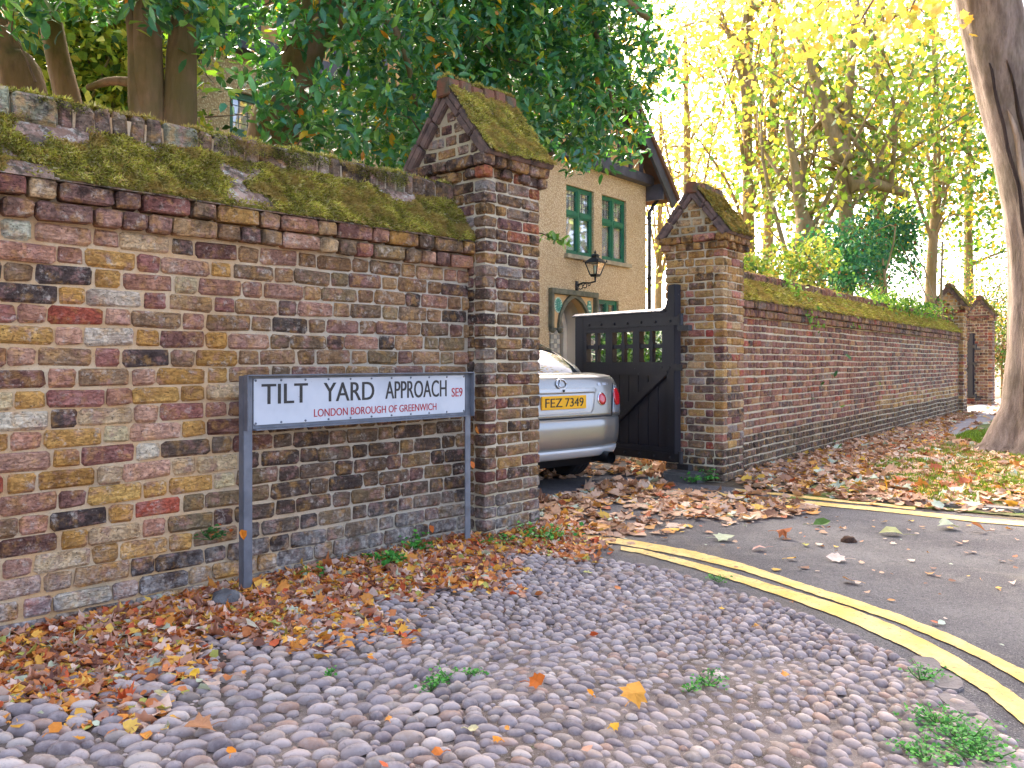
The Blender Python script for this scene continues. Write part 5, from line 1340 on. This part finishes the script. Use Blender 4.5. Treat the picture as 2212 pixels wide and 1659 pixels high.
# --- leaning street tree at the right edge
Y = 9.9; st = thing('street_tree', (6.35, Y, 0), 'big leaning street tree with a long bark scar at the right edge', 'tree')
ctr = [(2246, 1010), (2246, 960), (2248, 880), (2246, 760), (2246, 640), (2244, 540), (2232, 450), (2212, 350), (2190, 250), (2166, 150), (2144, 50), (2122, -60), (2095, -220), (2075, -420)]
rds = [.60, .46, .37, .335, .325, .325, .33, .335, .34, .34, .335, .33, .30, .25]
pts = [Vector(wpt(px, py, Y)) for px, py in ctr]; pts[0].z = -.06
n = 26; V = []; Fc = []
for i, (p_, r_) in enumerate(zip(pts, rds)):
    for k in range(n):
        a = 2 * math.pi * k / n; fl = max(0, 1 - i / 3.0)
        q = r_ * (1 + .06 * math.sin(3 * a + i * .5) + .035 * math.sin(7 * a - i * .4) + fl * .42 * max(0, math.sin(2.5 * a + 1.1)) + .02 * R.uniform(-1, 1))
        sc_a = (a - math.pi * 1.18 + .06 * i); g_ = math.exp(-(sc_a / .22) ** 2) if 3 < i < 12 else 0
        q *= 1 - .17 * g_
        V.append(p_ + Vector((math.cos(a) * q, math.sin(a) * q, 0)))
for i in range(len(pts) - 1):
    for k in range(n): Fc.append((i * n + k, i * n + (k + 1) % n, (i + 1) * n + (k + 1) % n, (i + 1) * n + k))
trunk = MB().add(V, Fc).build('trunk', M_bark_r, st, smooth=True)
M_scar = bark('bare_scar_wood', hexc('c4ac94'), hexc('a08468'), 10, 0, .12); M_fiss = bark('dark_fissure', hexc('3a2e28'), hexc('54443a'), 12, 0, .2)
def trunk_strip(name, mat, a0, wd, i0, i1, proud):
    P_ = curve_pts(pts[i0:i1], 5); rq = np.interp(np.linspace(0, 1, len(P_)), np.linspace(0, 1, i1 - i0), rds[i0:i1]); V = []; Fc = []
    for j, (p_, r_) in enumerate(zip(P_, rq)):
        u_ = j / (len(P_) - 1); w_ = wd * math.sin(math.pi * min(1, max(.03, u_))) ** .5 * (1 + .35 * mnoise.noise((j * .45, a0 * 9, 1)))
        for k in range(5):
            a = a0 + .10 * mnoise.noise((j * .25, a0, 3)) + w_ * (k / 4 - .5); V.append(p_ + Vector((math.cos(a), math.sin(a), 0)) * r_ * (1.0 + proud * (1 - abs(k / 2 - 1) ** 2 * 1.6)))
    for j in range(len(P_) - 1):
        for k in range(4): Fc.append((j * 5 + k, j * 5 + k + 1, (j + 1) * 5 + k + 1, (j + 1) * 5 + k))
    MB().add(V, Fc).build(name, mat, st, smooth=True)
trunk_strip('bark_scar', M_scar, 4.02, .34, 3, 9, .10); trunk_strip('bark_fissure', M_fiss, 3.76, .22, 2, 10, .11); trunk_strip('bark_fissure', M_fiss, 4.33, .2, 4, 10, .10); trunk_strip('bark_ridge', M_bark_r, 4.6, .2, 1, 8, .09)
m = MB(); top = pts[-1]
for k, (dx, dy, dz) in enumerate([(-2.6, -.6, 2.2), (-1.2, 1.2, 2.8), (1.6, .3, 2.4), (.4, -1.8, 2.6), (-3.4, .8, .9)]):
    a = pts[-2] if k == 4 else top; P = curve_pts([a - Vector((0, 0, .3)), a + Vector((dx * .4, dy * .4, dz * .5)), a + Vector((dx, dy, dz))], 4); m.tube(P, list(np.linspace(.15, .04, len(P))), 9)
for (px, py, YY) in ((1850, 60, 9.2), (1760, 20, 9.6), (1960, 40, 9.0)):
    P = curve_pts([top + Vector((-.6, 0, .2)), Vector(wpt((2095 + px) / 2, -180, YY)), Vector(wpt(px, py, YY))], 5); m.tube(P, list(np.linspace(.05, .006, len(P))), 6)
m.build('limb', M_bark_r, st, smooth=True)
cl = []
for _ in range(46): cl.append(wpt(R.uniform(1560, 2120), R.uniform(-220, 90), R.uniform(8.6, 11)))
for _ in range(60): cl.append((R.uniform(2, 10), R.uniform(7.5, 13), R.uniform(6.2, 9)))
cl = np.array(cl); n = 2000; idx = NR.integers(0, len(cl), n); P = cl[idx] + NR.normal(0, 1, (n, 3)) * (.34, .34, .17)
px, py = proj(P); keep = (py < 120 + 25 * np.sin(px / 30)) & ((px < 2100) | (py < -30)); P = P[keep]; n = len(P)
leaves('crown', P, unit(rdir(n) + (0, 0, -.8)), unit(rdir(n) * .8 + (0, -.4, .6)), NR.uniform(.07, .14, n), palette(n, [('dcb858', 5), ('d8c470', 4), ('cc9e4c', 2), ('a8ac50', 6)]), M_autumn, st, T_MAPLE, .3)
# ------------------------------------------------------------------ fallen leaves
PAL_LIT = [('c87c48', 16), ('dc9444', 15), ('c49478', 18), ('ac7c64', 12), ('e4ac48', 11), ('e6bc58', 8), ('dcbea6', 15), ('7c5242', 6), ('bcc4a4', 4), ('b0b058', 3), ('c86038', 6)]
LINEPTS = np.array([gp(*q) for A_, B_ in ((upT, upB), (loT, loB), (f1T, f1B), (f2T, f2B)) for (a0_, a1_) in zip(zip(A_, B_), zip(A_[1:], B_[1:])) for k_ in np.linspace(0, 1, 9) for q in [tuple(.5 * ((1 - k_) * (a0_[0][c] + a0_[1][c]) + k_ * (a1_[0][c] + a1_[1][c])) for c in (0, 1))]])
PAL_PALE = [('d0aa8a', 20), ('c49c7a', 18), ('b88c6a', 13), ('dcc2a8', 12), ('9c7458', 8), ('d49a50', 9), ('bcc8ae', 6), ('deb44c', 5), ('845c44', 5), ('c06a40', 3)]
def litter(name, Q, label, pal, size, zlo=.015, zhi=.03, curl=.45, tilt=.45, split=.5):
    if np.isscalar(zhi):           # wheels and wind keep most leaves off the painted lines
        dmin = np.min(np.linalg.norm(Q[:, None, :] - LINEPTS[None], axis=2), 1); Q = Q[(dmin > .09) | (NR.uniform(0, 1, len(Q)) < .22)]
    n = len(Q); z = NR.uniform(zlo, zhi, n) if np.isscalar(zhi) else zlo + NR.uniform(0, 1, n) * (zhi - zlo)
    P = np.column_stack([Q, z]); a = NR.uniform(0, 2 * math.pi, n)
    D = np.stack([np.cos(a), np.sin(a), NR.normal(0, tilt * .5, n)], 1); N = unit(NR.normal(0, tilt, (n, 3)) + np.array((0, 0, 1.)))
    L = NR.uniform(*size, n); col = palette(n, pal); k = int(n * split)
    V1, F1_, k1 = leaf_arrays(P[:k], D[:k], N[:k], L[:k] * 1.25, T_MAPLE, curl); V2, F2_, k2 = leaf_arrays(P[k:], D[k:], N[k:], L[k:], (T_OVAL[0] * (1, 1.7, 1), T_OVAL[1]), curl)
    V = np.concatenate([V1, V2]); V[:, 2] = np.maximum(V[:, 2], .012 + .002 * NR.uniform(0, 1, len(V)))
    me = mesh_np(name, V, np.concatenate([F1_, F2_ + len(V1)]), np.concatenate([np.repeat(col[:k], k1, 0), np.repeat(col[k:], k2, 0)])); me.materials.append(M_litter)
    o = bpy.data.objects.new(name, me); link(o); tag(o, label, 'leaves', None, 'stuff'); return o
# drift along the near wall foot: deepest against the bricks
n = 26000; s = NR.uniform(-3.5, .75, n); wdt = np.interp(s, [-3.5, -2.3, -1.2, -.2, .75], [1.05, 1.0, .9, .8, .4])
e = NR.beta(.9, 2.0, n) * wdt * (1 + .25 * np.sin(s * 7) + .15 * np.sin(s * 17 + 1)); d = np.where(s < 0, .135, -.01) - e
Q = F1.WA(np.stack([s, d, np.zeros(n)], 1))[:, :2]; keep = NR.uniform(0, 1, n) < np.interp(s, [-3.5, -1, .2, .75], [1, .95, .6, .2]); Q, e, wdt = Q[keep], e[keep], wdt[keep]
litter('leaf_drift', Q, 'deep drift of orange and brown leaves along the foot of the near wall', PAL_LIT, (.026, .056), .014, .026 + .04 * np.clip(1 - 1.6 * e / wdt, 0, 1), .5, .4, .22)
# scattered further out over the cobbles
sp = sample_poly(bed_poly, 60); dd = (sp - F1.P) @ F1.p; keep = NR.uniform(0, 1, len(sp)) < np.where(dd > -.95, .42, .07); sp = sp[keep]
litter('leaf_scatter', sp, 'scraps of dry leaf scattered among the cobbles', PAL_LIT, (.014, .04), .03, .042, .5, .5, .25)
# driveway and gateway
dp = [gp(*q) for q in [(1160, 1075), (1440, 1062), (1640, 1066), (1790, 1105), (1640, 1128), (1480, 1150), (1400, 1180), (1300, 1200), (1168, 1165)]]
Q = sample_poly(dp, 520); px, py = proj(np.column_stack([Q, np.zeros(len(Q))])); dens = np.array([mnoise.noise((a * 1.8, b * 1.8, 2)) for a, b in Q])
Q = Q[NR.uniform(0, 1, len(Q)) < np.clip(.75 + 1.1 * dens - np.clip((py - 1110) / 110, 0, .6), .06, 1)]
litter('leaf_carpet', Q, 'tan leaves lying over the tarmac of the gateway', PAL_PALE, (.04, .085), .012, .03, .35, .28, .55)
dp = [F1.W(.55, .2, 0)[:2], F1.W(.55, 6.0, 0)[:2], F2.W(4, 6.0, 0)[:2], F2.W(4, .8, 0)[:2], F2.W(-.05, .66, 0)[:2], F2.W(-.05, .1, 0)[:2]]
Q = sample_poly(dp, 420); dens = np.array([mnoise.noise((a * 1.5, b * 1.5, 7)) for a, b in Q]); Q = Q[dens + .25 > NR.uniform(0, .5, len(Q))]
litter('leaf_carpet', Q, 'brown leaves on the driveway around the car and under the gate', PAL_PALE, (.045, .10), .010, .03, .4, .4, .6)
# foot of the long wall, path and verge
dp = [F2.W(.52, .09, 0)[:2], F2.W(13, .09, 0)[:2], F2.W(13, -.3, 0)[:2], F2.W(9.5, -.42, 0)[:2], F2.W(7, -.62, 0)[:2], F2.W(5, -1.3, 0)[:2], F2.W(3, -2.2, 0)[:2], gp(2230, 1040), gp(2280, 1110), gp(2212, 1122), gp(1950, 1100), gp(1760, 1080), gp(1640, 1066), gp(1600, 1045)]
Q = sample_poly(dp, 470); dens = np.array([mnoise.noise((a * 1.1, b * 1.1, 12)) for a, b in Q]); dd = (Q - F2.P) @ F2.p; ss = (Q - F2.P) @ F2.w
Q = Q[NR.uniform(0, 1, len(Q)) < np.clip(.80 + .5 * dens - np.where(dd < -1.9, .45, 0) - np.clip((ss - 6) * .06, 0, .35), .05, 1)]
litter('leaf_carpet', Q, 'thick carpet of tan leaves between the long wall and the road', PAL_PALE, (.04, .088), .012, .045, .35, .3, .55)
dp = [F2.W(8, -.3, 0)[:2], F2.W(22, .1, 0)[:2], F2.W(24, -3, 0)[:2], gp(2210, 905), gp(2000, 985)]
Q = sample_poly(dp, 14); litter('leaf_scatter', Q, 'thin scatter of leaves on the grey path by the distant piers', PAL_PALE, (.06, .12), .012, .03, .4, .4, .6)
dp = [gp(*q) for q in [(1880, 1010), (2060, 955), (2212, 940), (2330, 1020), (2300, 1105), (1960, 1090)]]
Q = sample_poly(dp, 60); litter('leaf_scatter', Q, 'leaves lying on the grass verge under the street tree', PAL_PALE, (.05, .11), .015, .05, .4, .4, .6)
Q = sample_poly([gp(1300, 1170), gp(1700, 1115), gp(2230, 1145), (5.0, 3.2), (3.2, 2.4), gp(2150, 1400), gp(1800, 1270)], 26)
litter('leaf_scatter', Q, 'small leaf scraps dotted over the dark road', PAL_PALE, (.015, .045), .012, .02, .3, .25, .3)
# grass on the verge
Q = sample_poly([gp(*q) for q in [(1870, 1012), (2000, 972), (2090, 935), (2212, 930), (2330, 1000), (2300, 1100), (2000, 1088)]], 3200); n = len(Q)
dens = np.array([mnoise.noise((a * 1.4, b * 1.4, 22)) for a, b in Q]); Q = Q[dens > -.08]; n = len(Q)
T_BL = (np.array([(0, .06, 0), (0, -.06, 0), (.6, 0, .0), (1, .0, -.12)]), np.array([(0, 1, 2), (0, 2, 3)]))
o = leaves('grass', np.column_stack([Q, np.full(n, .008)]), unit(rdir(n) * .6 + (0, 0, 1)), rdir(n), NR.uniform(.03, .08, n), palette(n, [('7a9a2c', 4), ('96b03a', 3), ('5c7a28', 3)]), M_weed, None, T_BL)
tag(o, 'short green grass round the foot of the street tree', 'grass')
# ------------------------------------------------------------------ weeds and small plants
def weed(px, py, n, r, size, words, tall=.05, Y=None, pal=None, wall=None):
    n = int(n * 2.6)
    x, y = gp(px, py) if wall is None else wall[:2]; z0 = .02 if wall is None else wall[2]
    root = thing('weed', (x, y, z0), words, 'weed'); cols = pal or [('4f9a3a', 4), ('3c8434', 4), ('6ab048', 3)]
    ns = max(2, n // 9); st = NR.normal(0, r, (ns, 2)); h = NR.uniform(.3, 1, ns) * tall; m = MB()
    for (a, b), hh in zip(st, h): m.tube([(x, y, z0 - .01), (x + a * .7, y + b * .7, z0 + hh * .3), (x + a, y + b, z0 + hh)], [.0022, .002, .0015], 4)
    m.build('stem', M_weedstem, root)
    idx = NR.integers(0, ns, n); P = np.column_stack([x + st[idx, 0], y + st[idx, 1], z0 + h[idx] * NR.uniform(.3, 1.05, n)]); P[:, :2] += NR.normal(0, r * .45, (n, 2)); a = NR.uniform(0, 6.283, n)
    leaves('foliage', P, np.stack([np.cos(a), np.sin(a), NR.uniform(-.2, .5, n)], 1), unit(NR.normal(0, .3, (n, 3)) + (0, -.2, 1)), NR.uniform(size * .6, size * 1.2, n), palette(n, cols), M_weed, root, (T_OVAL[0] * (1, 1.9, 1), T_OVAL[1]), .3, kind=None)
M_weedstem = simple('weed_stem', hexc('4f7a30'), hexc('3f6a2a'), 20, .7, 0)
for a in [(672, 1262, 22, .03, .03, 'lone nettle seedling at the wall foot below the middle of the sign', .10), (838, 1232, 60, .07, .035, 'clump of nettles in the leaf drift below the right part of the sign', .09),
          (900, 1205, 34, .05, .032, 'taller nettle against the wall left of the right sign post', .13), (985, 1190, 40, .06, .03, 'low nettles at the foot of the right sign post', .05),
          (1085, 1182, 60, .07, .026, 'green weeds at the foot of the near pier', .06), (1180, 1172, 70, .08, .028, 'bushy weeds at the right corner of the near pier', .10),
          (1552, 1262, 30, .03, .014, 'small weed at the cobble edge beside the yellow line', .03), (975, 1478, 26, .035, .014, 'small green tuft among cobbles in the middle foreground', .03),
          (930, 1500, 22, .03, .014, 'green sprig with orange leaf scraps among the middle cobbles', .03), (1040, 1472, 18, .02, .012, 'tiny mossy tuft right of the middle cobble weeds', .025),
          (1530, 1487, 34, .03, .013, 'feathery weed among cobbles right of the big yellow leaf', .03), (1487, 1500, 16, .02, .013, 'tiny weed left of the feathery cobble weed', .025),
          (1988, 1476, 40, .035, .013, 'weed tuft by the edging slabs next to the yellow line', .035), (2030, 1575, 70, .05, .013, 'clover patch beside the edging slabs', .03),
          (2075, 1610, 90, .055, .013, 'larger clover patch at the lower right margin', .03), (2110, 1645, 90, .05, .013, 'clover at the bottom right corner of the cobbles', .03), (2000, 1652, 60, .045, .013, 'clover spreading at the bottom edge of the picture', .03),
          (1502, 1045, 30, .05, .03, 'small weed at the left foot of the yellow pier', .08), (1522, 1042, 40, .05, .03, 'bushier weed at the foot of the yellow pier', .11), (715, 1470, 12, .015, .012, 'tiny weed alone on the left cobbles', .02)]:
    weed(*a)
weed(0, 0, 34, .05, .028, 'ivy sprig growing from the wall beside the left sign post', .05, wall=F1.W(-1.72, .10, .30), pal=[('4a7a3a', 4), ('3c6434', 3), ('c8642c', 1)])
# ------------------------------------------------------------------ single leaves and small things one can pick out
def one_leaf(px, py, L, col, words, tpl=T_MAPLE, tilt=(.1, .1), ang=None, grp=None, z=.03, curl=.35):
    x, y = gp(px, py); a = R.uniform(0, 6.28) if ang is None else rad(ang); 
    V, F, k = leaf_arrays(np.array([(0, 0, 0.)]), np.array([(math.cos(a), math.sin(a), tilt[0])]), unit(np.array([(tilt[1], -tilt[1], 1.)])), np.array([L]), tpl, curl)
    V[:, 2] -= V[:, 2].min(); m = MB().add(V - V.mean(0) * (1, 1, 0), [tuple(f) for f in F]); Dx = np.array((math.cos(a), math.sin(a), 0)); b0 = (V - V.mean(0) * (1, 1, 0))[1 if tpl is T_MAPLE else 0]
    m.tube([b0, b0 - Dx * L * .25 + (0, 0, .004), b0 - Dx * L * .55], .0014, 4)
    me = mesh_np('fallen_leaf', m.v, m.f, np.tile(hexc(col), (len(m.v), 1))); me.materials.append(M_litter)
    o = bpy.data.objects.new('fallen_leaf', me); link(o); o.location = (x, y, z); tag(o, words, 'leaf', grp); return o
T_O2 = (T_OVAL[0] * (1, 1.8, 1), T_OVAL[1])
for a in [(1368, 1545, .085, 'd99a3a', 'big curled amber leaf lying on the front cobbles', T_MAPLE, (.5, .5), 60), (1155, 1500, .06, 'c86a24', 'torn orange leaf stuck between cobbles in the middle', T_MAPLE, (.4, .3)),
          (1915, 1072, .14, 'f0b818', 'upright bright yellow maple leaf on the leaf carpet', T_MAPLE, (2.5, -.8), 90), (1812, 1215, .10, 'd8c0b0', 'pale pinkish leaf lying flat on the dark road', T_MAPLE, (.05, .1)),
          (1835, 1262, .08, 'd0a87c', 'tan leaf alone on the road right of the pair of yellow lines', T_O2, (.05, .1)), (2115, 1152, .11, 'b86a1c', 'brown orange leaf standing at the right of the road', T_O2, (.6, .4)),
          (1925, 1158, .14, 'b8b87a', 'pale green leaf with long stalk on the far road', T_O2, (.1, .1), 160), (1775, 1138, .12, '5a7a34', 'dark green leaf lying by the far leaf edge of the road', T_O2, (.15, .2)),
          (1640, 1192, .09, 'c89a8a', 'small pink tan leaf on the road near the gateway', T_O2, (.1, .1)), (1710, 1213, .06, 'e0b040', 'thin yellow leaf on the middle of the road', T_O2, (.05, .1), 20),
          (1740, 1182, .06, 'b0a848', 'olive yellow leaf on the road left of the brown clod', T_O2, (.05, .1)), (1690, 1165, .10, 'b4683a', 'crumpled brown leaf on the road near the leaf carpet', T_MAPLE, (.3, .3)),
          (2050, 1146, .13, 'b4bc9c', 'mint green leaf on the far yellow line', T_MAPLE, (.1, .1)), (1560, 1170, .12, 'b8c09c', 'mint green leaf in the gateway leaves', T_MAPLE, (.1, .2)),
          (345, 1525, .05, 'b8b080', 'olive folded leaf on the left cobbles', T_O2, (.3, .5)), (440, 1600, .085, 'b8845c', 'large crinkled tan leaf on the left cobbles', T_MAPLE, (.25, .3)), (545, 1380, .075, 'b9b49c', 'grey green upturned leaf at the edge of the drift', T_MAPLE, (.4, .5)),
          (420, 1475, .045, 'e8b838', 'bright yellow heart shaped leaf at the edge of the drift', T_O2, (.3, .5)), (500, 1648, .04, 'e08a20', 'orange leaf at the bottom edge of the picture', T_O2, (.2, .3)),
          (1275, 1520, .03, 'e09020', 'small orange leaf standing on the front cobbles left of the amber leaf', T_O2, (.6, .5)), (1326, 1597, .03, 'e0a828', 'small yellow leaf below the amber leaf', T_MAPLE, (.2, .3)),
          (1022, 1598, .035, 'd8cc98', 'cream leaf on the front cobbles', T_O2, (.1, .3)), (800, 1440, .03, 'e08a38', 'orange leaf on the cobbles left of centre', T_O2, (.2, .3)),
          (1075, 1622, .03, 'd88a28', 'amber leaf scrap near the bottom edge centre', T_MAPLE, (.2, .3)), (945, 1652, .035, 'd87a30', 'bent orange leaf at the bottom edge centre', T_O2, (.2, .3)),
          (120, 1600, .05, 'd88a34', 'round orange leaf on the bottom left cobbles', T_O2, (.2, .4)), (170, 1620, .05, 'e09a2c', 'pair mate orange leaf right of the round one at bottom left', T_O2, (.2, .4)), (40, 1590, .06, 'd8a040', 'ochre leaf at the left picture edge', T_O2, (.2, .4)),
          (1270, 1250, .05, 'b8b868', 'pale lime leaf lying flat on the upper cobbles', T_MAPLE, (.1, .15)), (1560, 1330, .04, 'e0b030', 'yellow leaf on the cobbles beside the road bend', T_O2, (.1, .3)), (1635, 1368, .03, 'c8903c', 'tan leaf on the cobbles below the road bend', T_O2, (.1, .3)),
          (1710, 1318, .03, 'c87a2c', 'orange leaf at the outer margin of the cobbles', T_O2, (.3, .3))]:
    one_leaf(*a, z=.014 if a[1] < 1290 and a[0] > 1500 else .03)
# clod on the road, stone at the sign post
def lump(name, px, py, r, sz, mat, words, cat, seed):
    x, y = gp(px, py); bm = bmesh.new(); bmesh.ops.create_icosphere(bm, subdivisions=3, radius=1)
    for v in bm.verts:
        q = v.co.copy(); f = 1 + .22 * mnoise.noise(q * 1.7 + Vector((seed, 0, 0))) + .1 * mnoise.noise(q * 4 + Vector((seed, 0, 0))); v.co = Vector((q.x * r[0] * f, q.y * r[1] * f, max(-.3, q.z) * r[2] * f))
    me = bpy.data.meshes.new(name); bm.to_mesh(me); bm.free(); me.materials.append(mat); me.polygons.foreach_set('use_smooth', np.ones(len(me.polygons), bool))
    o = bpy.data.objects.new(name, me); link(o); o.location = (x, y, .25 * r[2]); tag(o, words, cat)
M_clod = simple('clod', hexc('5c3c24'), hexc('3c2818'), 40, .9, .9, 120, .01)
lump('clod', 1833, 1172, (.045, .035, .035), 0, M_clod, 'dark brown clod lying alone on the road', 'clod', 2)
lump('stone', 490, 1318, (.085, .07, .075), 0, simple('footstone', hexc('6a6864'), hexc('4c4a48'), 14, .9, .9, 60, .01), 'rough grey stone at the foot of the left sign post', 'stone', 5)
# leaves caught on the pier and post
for (s_, d_, z_, L, col, words) in [(-.10, .02, .52, .05, 'd07028', 'orange leaf caught beside the right sign post'), (-.006, .07, .72, .05, 'e08a3a', 'orange leaf caught on the shaded side of the near pier'), (-1.63, -.01, .34, .05, 'e08a2a', 'yellow orange leaf stuck on the left sign post'), (-.34, .125, .155, .05, 'c86a28', 'curled rust leaf caught on the wall above the nettles')]:
    x, y, z = F1.W(s_, d_, z_); V, F, k = leaf_arrays(np.zeros((1, 3)), np.array([(.3, -.2, -.8)]), np.array([(.5, -.8, .2)]), np.array([L]), T_O2, .5)
    me = mesh_np('caught_leaf', V, [tuple(f) for f in F], np.tile(hexc(col), (len(V), 1))); me.materials.append(M_litter); o = bpy.data.objects.new('caught_leaf', me); link(o); o.location = (x, y, z); tag(o, words, 'leaf')
